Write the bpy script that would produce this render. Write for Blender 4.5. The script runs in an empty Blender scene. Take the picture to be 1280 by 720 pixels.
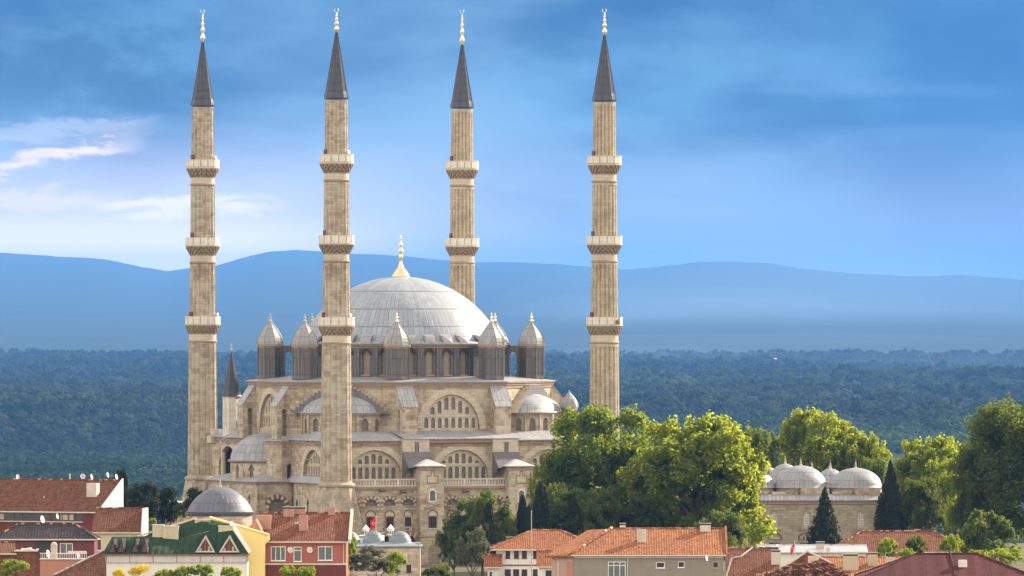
import bpy, math, random
import numpy as np
from mathutils import Vector, Matrix, noise
from mathutils.geometry import tessellate_polygon
R = math.radians
rnd = random.Random(7)

# ------------------------------------------------------------------ camera
F = 12135.0            # pixels per radian for a 1280 px wide frame
HY = 368.0             # row of the true horizon
CZ = 41.0              # height of the camera above the mosque's ground
scene = bpy.context.scene
cd = bpy.data.cameras.new('camera'); cam = bpy.data.objects.new('camera', cd)
scene.collection.objects.link(cam); scene.camera = cam
cam.location = (0, 0, CZ); cam.rotation_euler = (R(90), 0, 0)
cd.sensor_width = 36; cd.lens = 36 * F / 1280; cd.shift_y = (HY - 360) / 1280
cd.clip_start = 5; cd.clip_end = 200000

# ------------------------------------------------------------------ light
SUN_AZ, SUN_EL = 39.0, 27.0       # azimuth from +X towards +Y
EXPOSURE = 1.03
world = bpy.data.worlds.new('World'); scene.world = world; world.use_nodes = True
def build_world():
    nt = world.node_tree; N = nt.nodes; L = nt.links; N.clear()
    out = N.new('ShaderNodeOutputWorld'); bg = N.new('ShaderNodeBackground')
    L.new(bg.outputs[0], out.inputs[0])
    sky = N.new('ShaderNodeTexSky'); sky.sky_type = 'NISHITA'; sky.sun_disc = False
    sky.sun_elevation = R(SUN_EL); sky.sun_rotation = R(90 - SUN_AZ); sky.altitude = 60
    sky.air_density = 1.0; sky.dust_density = 1.5; sky.ozone_density = 1.5
    tc = N.new('ShaderNodeTexCoord'); sp = N.new('ShaderNodeSeparateXYZ'); L.new(tc.outputs['Generated'], sp.inputs[0])
    def M(op, a, b=None, c=None, clamp=False):
        n = N.new('ShaderNodeMath'); n.operation = op; n.use_clamp = clamp
        for i, v in enumerate((a, b, c)):
            if v is None: continue
            if isinstance(v, (int, float)): n.inputs[i].default_value = v
            else: L.new(v, n.inputs[i])
        return n.outputs[0]
    def ss(v, a, b):
        n = N.new('ShaderNodeMapRange'); n.interpolation_type = 'SMOOTHSTEP'
        L.new(v, n.inputs[0]); n.inputs[1].default_value = a; n.inputs[2].default_value = b
        return n.outputs[0]
    def mix(f, a, b, t='MIX'):
        n = N.new('ShaderNodeMix'); n.data_type = 'RGBA'; n.blend_type = t
        for i, v in ((0, f), (6, a), (7, b)):
            if isinstance(v, (int, float)): n.inputs[i].default_value = v
            elif isinstance(v, tuple): n.inputs[i].default_value = (*v, 1)
            else: L.new(v, n.inputs[i])
        return n.outputs[2]
    def noi(sx, sy, off=0, detail=5, rough=.55, dist=0.):
        cb = N.new('ShaderNodeCombineXYZ')
        L.new(M('MULTIPLY', A, sx), cb.inputs[0]); L.new(M('MULTIPLY_ADD', B, sy, off), cb.inputs[1]); cb.inputs[2].default_value = off * 1.7
        n = N.new('ShaderNodeTexNoise'); n.inputs['Scale'].default_value = 1; n.inputs['Detail'].default_value = detail
        n.inputs['Roughness'].default_value = rough; n.inputs['Distortion'].default_value = dist
        L.new(cb.outputs[0], n.inputs[0]); return n.outputs[0]
    # azimuth and elevation of the view direction, in degrees
    A = M('MULTIPLY', M('ARCTAN2', sp.outputs[0], sp.outputs[1]), 57.2958)
    B = M('MULTIPLY', M('ARCSINE', sp.outputs[2]), 57.2958)
    n1 = noi(.55, 1.3, 3.1, 5, .5); n2 = noi(.5, 2.2, 9.7, 4, .5, .4); n3 = noi(2.2, 6.5, 5.2, 9, .66, .8); n5 = noi(1.1, 3.0, 25.2, 7, .6, .5); n4 = noi(.9, 1.4, 15.5, 6, .6)
    blue = mix(ss(n1, .34, .64), (.04, .15, .35), (.16, .38, .64))
    blue = mix(M('MULTIPLY', ss(n2, .50, .72), .55), blue, (.27, .48, .74))
    left = ss(A, .9, -2.2)
    veil = M('MULTIPLY', M('MULTIPLY', ss(A, -2.2, -1.4), ss(A, .6, -.4)), M('MULTIPLY', n1, .75))
    blue = mix(veil, blue, (.27, .47, .70))
    blue = mix(M('MULTIPLY', ss(A, .9, 3.0), .65), blue, (.04, .185, .48))
    blue = mix(M('MULTIPLY', ss(B, 1.35, 1.9), .35), blue, (.035, .15, .38))
    lowf = M('MULTIPLY', ss(B, 1.15, .12), M('ADD', M('MULTIPLY', left, .85), .28))
    c = mix(lowf, blue, (1.15, 1.03, 1.12))
    c = mix(M('MULTIPLY', M('MULTIPLY', ss(B, .52, .2), ss(A, -.2, -1.8)), .9), c, (2.1, 1.66, 1.58))
    # pink-lit cloud edges low in the west
    dk = M('MULTIPLY', ss(n4, .36, .58), M('MULTIPLY', ss(B, .8, 1.25), ss(A, -1.2, -2.2)))
    c = mix(M('MULTIPLY', dk, .85), c, (.05, .15, .32))
    wob = M('MULTIPLY', M('SUBTRACT', n3, .5), .34); Bw = M('ADD', B, wob)
    for a0, b0, k, th, aL, aR, gain, col in ((-3.0, .74, .22, .085, -2.1, -2.5, .9, (1.22, .97, .93)), (-3.0, .56, .01, .085, -2.15, -2.7, .75, (1.2, 1.0, .98)), (-2.0, .515, -.01, .065, -1.2, -1.7, .75, (1.45, 1.22, 1.2)), (-2.6, .98, .1, .09, -2.0, -2.3, .35, (.9, .85, .95))):
        dist = M('ABSOLUTE', M('SUBTRACT', Bw, M('MULTIPLY_ADD', M('SUBTRACT', A, a0), k, b0)))
        st = M('MULTIPLY', ss(dist, th, th * .15), ss(A, aL, aR))
        if a0 == -2.0: st = M('MULTIPLY', st, ss(A, -2.6, -2.25))
        st = M('MULTIPLY', st, ss(n5, .26, .50))
        c = mix(M('MULTIPLY', st, gain), c, col)
    sc = N.new('ShaderNodeVectorMath'); sc.operation = 'SCALE'; L.new(c, sc.inputs[0]); sc.inputs['Scale'].default_value = SKYGAIN
    sn = N.new('ShaderNodeVectorMath'); sn.operation = 'SCALE'; L.new(sky.outputs[0], sn.inputs[0]); sn.inputs['Scale'].default_value = .1
    upper = mix(.65, sn.outputs[0], (.80, .72, .62))            # unseen pale cloud added overhead as warm fill light
    f = ss(B, 3, 14)
    # the storm bank stands only over the hills; an unseen cream sky behind the viewer is added to brighten the facade
    front = ss(M('ABSOLUTE', A), 75, 25)
    low = mix(front, (1.08, .98, .86), sc.outputs[0])
    upper = mix(M('MULTIPLY', ss(B, 70, 15), M('SUBTRACT', 1.0, front)), upper, (1.08, .98, .86))
    L.new(mix(f, low, upper), bg.inputs[0]); bg.inputs[1].default_value = 1.0
    try: world.cycles.sampling_method = 'MANUAL'; world.cycles.sample_map_resolution = 512
    except Exception: pass
SKYGAIN = .585
build_world()
sl = bpy.data.lights.new('sun', 'SUN'); sun = bpy.data.objects.new('sun', sl); scene.collection.objects.link(sun)
sl.energy = 5.0; sl.angle = R(.6); sl.color = (1, .87, .68)
sv = Vector((math.cos(R(SUN_EL)) * math.cos(R(SUN_AZ)), math.cos(R(SUN_EL)) * math.sin(R(SUN_AZ)), math.sin(R(SUN_EL))))
sun.rotation_euler = sv.to_track_quat('Z', 'Y').to_euler(); sun.location = (200, 1600, 300)
vs = scene.view_settings; scene.display_settings.display_device = 'sRGB'
vs.view_transform = 'Standard'; vs.look = 'None'; vs.gamma = 1; vs.use_curve_mapping = False; vs.exposure = EXPOSURE
scene.cycles.max_bounces = 6; scene.cycles.diffuse_bounces = 3; scene.cycles.glossy_bounces = 2
scene.cycles.transmission_bounces = 3; scene.cycles.volume_bounces = 0; scene.cycles.transparent_max_bounces = 8

# ------------------------------------------------------------------ materials
MATS = {}
class NB:
    def __init__(s, name):
        s.m = bpy.data.materials.new(name); s.m.use_nodes = True; s.N = s.m.node_tree.nodes; s.L = s.m.node_tree.links
        s.p = s.N['Principled BSDF']; MATS[name] = s.m
    def set(s, inp, v):
        if isinstance(v, tuple): inp.default_value = (*v, 1) if len(v) == 3 and len(inp.default_value) == 4 else v
        elif isinstance(v, (int, float)): inp.default_value = v
        else: s.L.new(v, inp)
    def mix(s, f, a, b, t='MIX'):
        n = s.N.new('ShaderNodeMix'); n.data_type = 'RGBA'; n.blend_type = t
        s.set(n.inputs[0], f); s.set(n.inputs[6], a); s.set(n.inputs[7], b); return n.outputs[2]
    def math(s, op, a, b=0., c=0.):
        n = s.N.new('ShaderNodeMath'); n.operation = op
        s.set(n.inputs[0], a); s.set(n.inputs[1], b); s.set(n.inputs[2], c); return n.outputs[0]
    def mr(s, v, a, b, c=0., d=1.):
        n = s.N.new('ShaderNodeMapRange'); s.set(n.inputs[0], v)
        for i, x in enumerate((a, b, c, d)): n.inputs[i + 1].default_value = x
        return n.outputs[0]
    def co(s, kind='Object', scale=(1, 1, 1)):
        t = s.N.new('ShaderNodeTexCoord'); m = s.N.new('ShaderNodeMapping'); s.L.new(t.outputs[kind], m.inputs[0])
        m.inputs['Scale'].default_value = scale; return m.outputs[0]
    def noise(s, vec, scale, detail=4, rough=.55, dist=0):
        n = s.N.new('ShaderNodeTexNoise'); s.set(n.inputs['Vector'], vec); n.inputs['Scale'].default_value = scale
        n.inputs['Detail'].default_value = detail; n.inputs['Roughness'].default_value = rough; n.inputs['Distortion'].default_value = dist
        return n.outputs[0]
    def bump(s, h, dist, strength=.6):
        n = s.N.new('ShaderNodeBump'); s.set(n.inputs['Height'], h); n.inputs['Distance'].default_value = dist
        n.inputs['Strength'].default_value = strength; s.L.new(n.outputs[0], s.p.inputs['Normal'])
    def brick(s, vec, w, h, c1, c2, mort, ms=.02, off=.5):
        n = s.N.new('ShaderNodeTexBrick'); s.set(n.inputs['Vector'], vec); n.offset = off
        s.set(n.inputs['Color1'], c1); s.set(n.inputs['Color2'], c2); s.set(n.inputs['Mortar'], mort)
        n.inputs['Scale'].default_value = 1; n.inputs['Mortar Size'].default_value = ms; n.inputs['Mortar Smooth'].default_value = .3
        n.inputs['Brick Width'].default_value = w; n.inputs['Row Height'].default_value = h; n.inputs['Bias'].default_value = 0
        return n
def mul(c, k): return tuple(min(1, x * k) for x in c)

def stone(name, col, var=.22, stain=.5, bw=.95, bh=.42, patch=None):
    b = NB(name); uv = b.co('UV'); ob = b.co('Object')
    br = b.brick(uv, bw, bh, mul(col, 1 - var), mul(col, 1 + var * .7), mul(col, .55), .018)
    c = br.outputs[0]
    n = b.noise(ob, .35, 6, .62)
    c = b.mix(b.mr(n, .42, .72, 0, stain), c, b.mix(1., c, (.70, .60, .50), 'MULTIPLY'))
    st = b.noise(b.co('Object', (1.6, 1.6, .12)), 1.0, 5, .65)       # rain streaks
    c = b.mix(b.mr(st, .5, .75, 0, stain * .9), c, b.mix(1., c, (.50, .45, .40), 'MULTIPLY'))
    gr = b.noise(b.co('Object', (.8, .8, .9)), 1.4, 5, .6)
    c = b.mix(b.mr(gr, .5, .62, 0, .28), c, mul(col, 1.22))
    if patch:
        br2 = b.brick(uv, bw * 1.6, bh * 2, (0, 0, 0), (1, 1, 1), (0, 0, 0), 0)
        k = b.math('MULTIPLY', b.mr(br2.outputs[0], .5, .52), b.mr(b.noise(ob, .13, 2), .47, .55))
        c = b.mix(b.math('MULTIPLY', k, .5), c, patch)
    b.set(b.p.inputs['Base Color'], c); b.p.inputs['Roughness'].default_value = .9; b.p.inputs['Specular IOR Level'].default_value = .2
    b.bump(b.math('ADD', br.outputs[1], b.math('MULTIPLY', n, -.6)), -.02, .5)
    return b.m
def lead(name, col, dome=0, sheet=.62, met=.0, rough=.5):
    b = NB(name); ob = b.co('Object')
    if dome:
        s = b.N.new('ShaderNodeSeparateXYZ'); b.L.new(ob, s.inputs[0])
        a = b.math('MULTIPLY', b.math('ARCTAN2', s.outputs[1], s.outputs[0]), dome / 6.28318)
        cb = b.N.new('ShaderNodeCombineXYZ'); b.L.new(a, cb.inputs[0])
        b.L.new(b.math('MULTIPLY', s.outputs[2], .5 if dome > 60 else 1.1), cb.inputs[1]); vec = cb.outputs[0]
        br = b.brick(vec, 1.0, 1.35, mul(col, .88), mul(col, 1.1), mul(col, .55), .05, .0)
    else:
        br = b.brick(b.co('UV'), sheet, 2.4, mul(col, .85), mul(col, 1.12), mul(col, .45), .045, .0)
    n = b.noise(b.co('Object', (1, 1, .35)), .9, 6, .6)
    c = b.mix(b.mr(n, .4, .7, 0, .55), br.outputs[0], mul(col, .62))
    n2 = b.noise(ob, 2.7, 4, .6)
    c = b.mix(b.mr(n2, .52, .7, 0, .4), c, mul(col, 1.35))
    b.set(b.p.inputs['Base Color'], c); b.p.inputs['Roughness'].default_value = rough; b.p.inputs['Metallic'].default_value = met
    b.bump(br.outputs[1], -.05, .8)
    return b.m
def tiles(name, col, rw=.33, rh=.38, var=.3, dirt=.4):
    b = NB(name); uv = b.co('UV'); ob = b.co('Object')
    br = b.brick(uv, rw, rh, mul(col, 1 - var), mul(col, 1 + var), mul(col, .38), .045, .0)
    n = b.noise(ob, .8, 6, .65)
    c = b.mix(b.mr(n, .42, .68, 0, dirt), br.outputs[0], mul((.16, .10, .07), 1))
    n2 = b.noise(ob, 3.2, 3, .6)
    c = b.mix(b.mr(n2, .5, .7, 0, .45), c, mul(col, 1.5))
    b.set(b.p.inputs['Base Color'], c); b.p.inputs['Roughness'].default_value = .85; b.p.inputs['Specular IOR Level'].default_value = .2
    w = b.N.new('ShaderNodeTexWave'); w.bands_direction = 'X'; b.L.new(uv, w.inputs[0]); w.inputs['Scale'].default_value = .314 / rw
    b.bump(b.math('ADD', w.outputs[1], br.outputs[1]), -.05, .8)
    return b.m
def plaster(name, col, dirt=.35, rough=.85):
    b = NB(name); ob = b.co('Object')
    n = b.noise(b.co('Object', (1, 1, .4)), .7, 6, .65); n2 = b.noise(ob, 5, 3)
    c = b.mix(b.mr(n, .42, .72, 0, dirt), col, mul(col, .58))
    st = b.noise(b.co('Object', (2.2, 2.2, .15)), 1, 4, .6)
    c = b.mix(b.mr(st, .55, .75, 0, dirt), c, (col[0] * .55, col[1] * .5, col[2] * .45))
    c = b.mix(b.mr(n2, .4, .7, 0, .12), c, mul(col, 1.2))
    b.set(b.p.inputs['Base Color'], c); b.p.inputs['Roughness'].default_value = rough; b.p.inputs['Specular IOR Level'].default_value = .25
    b.bump(n2, .01, .3)
    return b.m
def flat(name, col, rough=.6, met=0., spec=.4, var=.15):
    b = NB(name); n = b.noise(b.co('Object'), 2.3, 4)
    b.set(b.p.inputs['Base Color'], b.mix(b.mr(n, .35, .7), mul(col, 1 - var), mul(col, 1 + var)))
    b.p.inputs['Roughness'].default_value = rough; b.p.inputs['Metallic'].default_value = met; b.p.inputs['Specular IOR Level'].default_value = spec
    return b.m
def leafm(name, c1, c2, trans, k=.5):
    b = NB(name); N = b.N; L = b.L
    n = b.noise(b.co('Object'), .5, 3); n2 = b.noise(b.co('Object'), 3.5, 2)
    c = b.mix(b.mr(n, .35, .65), c1, c2); c = b.mix(b.mr(n2, .35, .7, 0, .5), c, mul(c2, 1.35))
    oi = N.new('ShaderNodeObjectInfo')
    hs = N.new('ShaderNodeHueSaturation'); L.new(c, hs.inputs['Color']); L.new(b.mr(oi.outputs['Random'], 0, 1, .8, 1.15), hs.inputs['Value'])
    b.set(b.p.inputs['Base Color'], hs.outputs[0]); b.p.inputs['Roughness'].default_value = .65; b.p.inputs['Specular IOR Level'].default_value = .25
    tr = N.new('ShaderNodeBsdfTranslucent'); b.set(tr.inputs[0], b.mix(b.mr(n2, .35, .7, 0, .6), trans, mul(trans, 1.4)))
    mx = N.new('ShaderNodeMixShader'); mx.inputs[0].default_value = k; L.new(b.p.outputs[0], mx.inputs[1]); L.new(tr.outputs[0], mx.inputs[2])
    L.new(mx.outputs[0], N['Material Output'].inputs[0]); return b.m

STC = (.46, .39, .293)
stone('stone', STC, .32, .95, patch=(.56, .50, .41))
stone('stone_pale', (.54, .475, .37), .12, .3)
stone('stone_minaret', (.43, .372, .288), .24, .85, patch=(.50, .455, .37))
stone('stone_shaded', (.30, .235, .165), .25, .7)  # darker stone colour stands in for the shade on the balcony corbels
stone('stone_fluted', (.465, .40, .295), .16, .75, bh=.5)
stone('marble', (.68, .64, .56), .08, .4, 1.2, 1.0)
stone('stone_imaret', (.37, .325, .245), .22, .5)
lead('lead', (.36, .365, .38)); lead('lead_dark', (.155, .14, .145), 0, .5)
lead('lead_dome', (.30, .33, .37), 112); lead('lead_small_dome', (.31, .32, .335), 34)
lead('lead_spire', (.055, .058, .072), 12, rough=.32, met=.35); lead('lead_blue_dome', (.13, .135, .17), 36); lead('lead_teal_dome', (.20, .24, .27), 24)
lead('lead_light', (.50, .50, .50), 26)
lead('lead_cap', (.32, .32, .325), 16)
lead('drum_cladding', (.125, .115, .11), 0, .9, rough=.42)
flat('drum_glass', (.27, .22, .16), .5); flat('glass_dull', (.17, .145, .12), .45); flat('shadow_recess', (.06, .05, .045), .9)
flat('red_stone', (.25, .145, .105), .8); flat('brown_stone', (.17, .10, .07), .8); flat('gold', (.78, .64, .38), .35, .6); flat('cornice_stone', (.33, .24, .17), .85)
flat('iron', (.12, .11, .10), .5, .3); flat('white_paint', (.75, .74, .70), .5); flat('white_frame', (.78, .77, .74), .45)
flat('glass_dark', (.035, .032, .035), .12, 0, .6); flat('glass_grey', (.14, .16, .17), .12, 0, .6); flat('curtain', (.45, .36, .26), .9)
flat('flag_red', (.62, .02, .03), .7); flat('brown_wood', (.13, .055, .04), .7); flat('dish_grey', (.62, .60, .57), .45); flat('concrete', (.36, .33, .28), .9)
flat('tin', (.5, .5, .5), .35, .6)
# ------------------------------------------------------------------ mesh and tagging helpers
def link(o, parent=None):
    scene.collection.objects.link(o)
    if parent is not None: o.parent = parent
    return o
def thing(name, label, cat, loc=(0, 0, 0), rz=0., group=None):
    o = bpy.data.objects.new(name, None); link(o); o.empty_display_size = 1
    o.location = loc; o.rotation_euler = (0, 0, rz); return tag(o, label, cat, group)
def tag(o, label, cat, group=None):
    o['label'] = label; o['category'] = cat
    if group: o['group'] = group
    return o
def dup(root, loc=None, rz=None, scale=None, label=None, group=None):
    r = root.copy(); link(r)
    if loc is not None: r.location = loc
    if rz is not None: r.rotation_euler = (0, 0, rz)
    if scale is not None: r.scale = scale
    if label: r['label'] = label
    if group: r['group'] = group
    for ch in list(root.children):
        c = ch.copy(); link(c, r)
        for g in list(ch.children):
            d = g.copy(); link(d, c)
    return r
class MB:
    def __init__(s): s.v = []; s.f = []; s.m = []; s.T = Matrix.Identity(4)
    def add(s, vs, fs, mi=0):
        o = len(s.v); T = s.T
        s.v += [tuple(T @ Vector(p)) for p in vs]
        s.f += [tuple(i + o for i in f) for f in fs]; s.m += [mi] * len(fs)
        return s
    def box(s, x0, x1, y0, y1, z0, z1, mi=0):
        vs = [(x, y, z) for z in (z0, z1) for y in (y0, y1) for x in (x0, x1)]
        return s.add(vs, [(0, 2, 3, 1), (4, 5, 7, 6), (0, 1, 5, 4), (2, 6, 7, 3), (0, 4, 6, 2), (1, 3, 7, 5)], mi)
    def prism(s, poly, z0, z1, mi=0, top=None):
        """poly: plan (x, y) counter-clockwise; top: plan of the upper ring (defaults to poly)"""
        n = len(poly); top = top or poly
        vs = [(x, y, z0) for x, y in poly] + [(x, y, z1) for x, y in top]
        return s.add(vs, [(i, (i + 1) % n, n + (i + 1) % n, n + i) for i in range(n)] + [tuple(range(n))[::-1], tuple(range(n, 2 * n))], mi)
    def lathe(s, prof, n=24, c=(0, 0), a0=0., mi=0, a1=None, rf=None):
        full = a1 is None; m = n if full else n + 1
        vs = []
        for r, z in prof:
            for i in range(m):
                a = a0 + (2 * math.pi if full else a1 - a0) * i / n
                q = r * (rf(a, z) if rf else 1)
                vs.append((c[0] + q * math.cos(a), c[1] + q * math.sin(a), z))
        fs = []
        for k in range(len(prof) - 1):
            for i in range(n):
                j = (i + 1) % m if full else i + 1
                fs.append((k * m + i, k * m + j, (k + 1) * m + j, (k + 1) * m + i))
        if full:
            if prof[0][0] > 1e-4: fs.append(tuple(range(m))[::-1])
            if prof[-1][0] > 1e-4: fs.append(tuple(range((len(prof) - 1) * m, len(prof) * m)))
        return s.add(vs, fs, mi)
    def tube(s, pts, r, n=6, mi=0):
        pts = [Vector(p) for p in pts]
        rs = r if isinstance(r, (list, tuple)) else [r] * len(pts)
        vs = []
        for i, p in enumerate(pts):
            d = (pts[min(i + 1, len(pts) - 1)] - pts[max(i - 1, 0)]).normalized()
            a = d.orthogonal().normalized() if abs(d.z) < .99 else Vector((1, 0, 0)); b = d.cross(a)
            for k in range(n):
                t = 2 * math.pi * k / n; vs.append(tuple(p + rs[i] * (math.cos(t) * a + math.sin(t) * b)))
        fs = [(k * n + i, k * n + (i + 1) % n, (k + 1) * n + (i + 1) % n, (k + 1) * n + i) for k in range(len(pts) - 1) for i in range(n)]
        fs += [tuple(range(n))[::-1], tuple(range((len(pts) - 1) * n, len(pts) * n))]
        return s.add(vs, fs, mi)
    def panel(s, outer, holes, depth, mi=0, mr=None, back=False):
        """upright panel in the local xz plane, front towards -y; holes get reveals going back to +depth"""
        mr = mi if mr is None else mr
        loops = [outer] + holes; flat2 = [p for l in loops for p in l]
        tr = tessellate_polygon([[Vector((x, z, 0)) for x, z in l] for l in loops])
        fs = []
        for t in tr:
            a, b, c = (flat2[i] for i in t)
            ar = (b[0] - a[0]) * (c[1] - a[1]) - (b[1] - a[1]) * (c[0] - a[0])
            if abs(ar) < 1e-9: continue
            fs.append(t if ar > 0 else t[::-1])
        s.add([(x, 0, z) for x, z in flat2], fs, mi)
        if back: s.add([(x, depth, z) for x, z in flat2], [f[::-1] for f in fs], mi)
        for l in holes + ([outer] if back else []):
            n = len(l); ar = sum(l[i][0] * l[(i + 1) % n][1] - l[(i + 1) % n][0] * l[i][1] for i in range(n))
            inner = l is not outer
            q = [(i, (i + 1) % n, n + (i + 1) % n, n + i) for i in range(n)]
            if (ar > 0) == inner: q = [f[::-1] for f in q]
            s.add([(x, 0, z) for x, z in l] + [(x, depth, z) for x, z in l], q, mr)
        return s
    def sheet(s, poly, y=0., mi=0):
        return s.add([(x, y, z) for x, z in poly], [tuple(range(len(poly)))], mi)
    def build(s, name, mats, parent=None, loc=(0, 0, 0), smooth=False, uv=True, rz=0., cyl=0.):
        me = bpy.data.meshes.new(name); me.from_pydata(s.v, [], s.f)
        mats = mats if isinstance(mats, (list, tuple)) else [mats]
        for m in mats: me.materials.append(MATS[m] if isinstance(m, str) else m)
        me.polygons.foreach_set('material_index', s.m)
        if smooth: me.polygons.foreach_set('use_smooth', [True] * len(s.f))
        if uv and s.v:
            V = np.array(s.v); lay = me.uv_layers.new(name='UVMap'); out = np.zeros((len(me.loops), 2)); k = 0
            for f in s.f:
                P = V[list(f)]; nrm = np.zeros(3)
                for i in range(len(f)):
                    a, b = P[i], P[(i + 1) % len(f)]; nrm += np.cross(a, b)
                l = np.linalg.norm(nrm); nrm = nrm / l if l > 1e-12 else np.array([0, 0, 1.])
                t = np.cross((0, 0, 1.), nrm); l = np.linalg.norm(t)
                t = t / l if l > .02 else np.array([1., 0, 0]); bt = np.cross(nrm, t)
                out[k:k + len(f), 0] = P @ t; out[k:k + len(f), 1] = P @ bt
                if cyl:
                    an = np.arctan2(P[:, 1], P[:, 0]); an = np.where((an.max() - an > math.pi), an + 2 * math.pi, an); out[k:k + len(f), 0] = an * cyl; out[k:k + len(f), 1] = P[:, 2]
                k += len(f)
            lay.data.foreach_set('uv', out.ravel())
        me.validate(); me.update()
        o = bpy.data.objects.new(name, me); link(o, parent); o.location = loc; o.rotation_euler = (0, 0, rz)
        return o
def rotz(a, loc=(0, 0, 0)): return Matrix.Translation(loc) @ Matrix.Rotation(a, 4, 'Z')
def arch(cx, w, z0, zs, za, n=8, pt=.06):
    """arched outline, counter-clockwise: foot z0, springing zs, apex za; pt gives it a slight point"""
    h = w / 2; p = [(cx - h, z0), (cx + h, z0)]
    R_ = []
    for i in range(n + 1):
        t = math.pi / 2 * i / n; R_.append((h * math.cos(t) , (za - zs) * (math.sin(t) * (1 - pt) + pt * i / n)))
    p += [(cx + x, zs + z) for x, z in R_]; p += [(cx - x, zs + z) for x, z in R_[:-1][::-1]]
    if abs(zs - z0) < 1e-6: p = p[2:]
    return p
def ring(mb, cx, zs, r0, r1, n, depth, mats=(0, 1), asp=1., y=0., a0=0., a1=math.pi, gap=0.):
    """voussoirs in alternating stone round an arch head, standing proud of the wall by depth"""
    for i in range(n):
        A, B = a0 + (a1 - a0) * i / n, a0 + (a1 - a0) * (i + 1) / n
        rr = r1 * (1.06 if i % 2 else 1)
        q = [(cx + r0 * math.cos(A), zs + asp * r0 * math.sin(A)), (cx + rr * math.cos(A), zs + asp * rr * math.sin(A)),
             (cx + rr * math.cos(B), zs + asp * rr * math.sin(B)), (cx + r0 * math.cos(B), zs + asp * r0 * math.sin(B))]
        d = depth * (1.25 if i % 2 else 1)
        vs = [(x, y - d, z) for x, z in q] + [(x, y + .01, z) for x, z in q]
        mb.add(vs, [(0, 1, 2, 3), (0, 4, 5, 1), (1, 5, 6, 2), (2, 6, 7, 3), (3, 7, 4, 0)], mats[i % 2])
def W(px, py, Y):
    """the point that stands at distance Y behind this spot of the photograph (1280 x 720)"""
    return Vector(((px - 640) * Y / F, Y, CZ - (py - HY) * Y / F))

# ------------------------------------------------------------------ the mosque
TH = R(21.5); CT, ST_ = math.cos(TH), math.sin(TH); XC, YC = (501 - 640) * 1500 / F, 1500.
def U(px, v):
    k = (px - 640) / F; return (k * (YC + v * CT) - XC + v * ST_) / (CT - k * ST_)
def V(px, u):
    k = (px - 640) / F; return (XC + u * CT - k * (YC + u * ST_)) / (k * CT + ST_)
def Z(py, u, v): return CZ - (py - HY) * (YC + u * ST_ + v * CT) / F
mosque = thing('mosque', 'great stone mosque with a wide grey lead dome between four minarets', 'mosque', (XC, YC, 0), TH)
OCT = 23.3; APO = OCT * math.cos(R(22.5)); HALF = OCT * math.sin(R(22.5))
def octo(r, off=22.5): return [(r * math.cos(R(off + 45 * k)), r * math.sin(R(off + 45 * k))) for k in range(8)]
def face_T(k, d=APO): # k=0: lateral face looking at -v; panel x runs along the face to the right
    return Matrix.Rotation(R(45 * k), 4, 'Z') @ Matrix.Translation((0, -d, 0))

def tracery(mb, pane, T, cx, w, z0, zs, za, zbar, low, up, rec):
    """stone window screen set back in an arch: two rows of arched lights"""
    mb.T = T @ Matrix.Translation((0, rec, 0))
    holes = []
    for (x, ww, a, b) in low + up:
        holes.append(arch(x, ww, a, b - ww * .5, b, 4))
    mb.panel(arch(cx, w - .02, z0, zs, za, 12), holes, .22, 0)
    mb.T = T @ Matrix.Translation((0, rec - .12, 0)); mb.box(cx - w / 2 + .35, cx + w / 2 - .35, 0, .11, zbar - .11, zbar + .11)
    pane.T = T @ Matrix.Translation((0, rec + .2, 0)); pane.sheet(arch(cx, w - .1, z0 + .03, zs, za - .05, 12))
def lights(cx, n, pitch, w, z0, z1): return [(cx + (i - (n - 1) / 2) * pitch, w, z0, z1) for i in range(n)]

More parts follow.
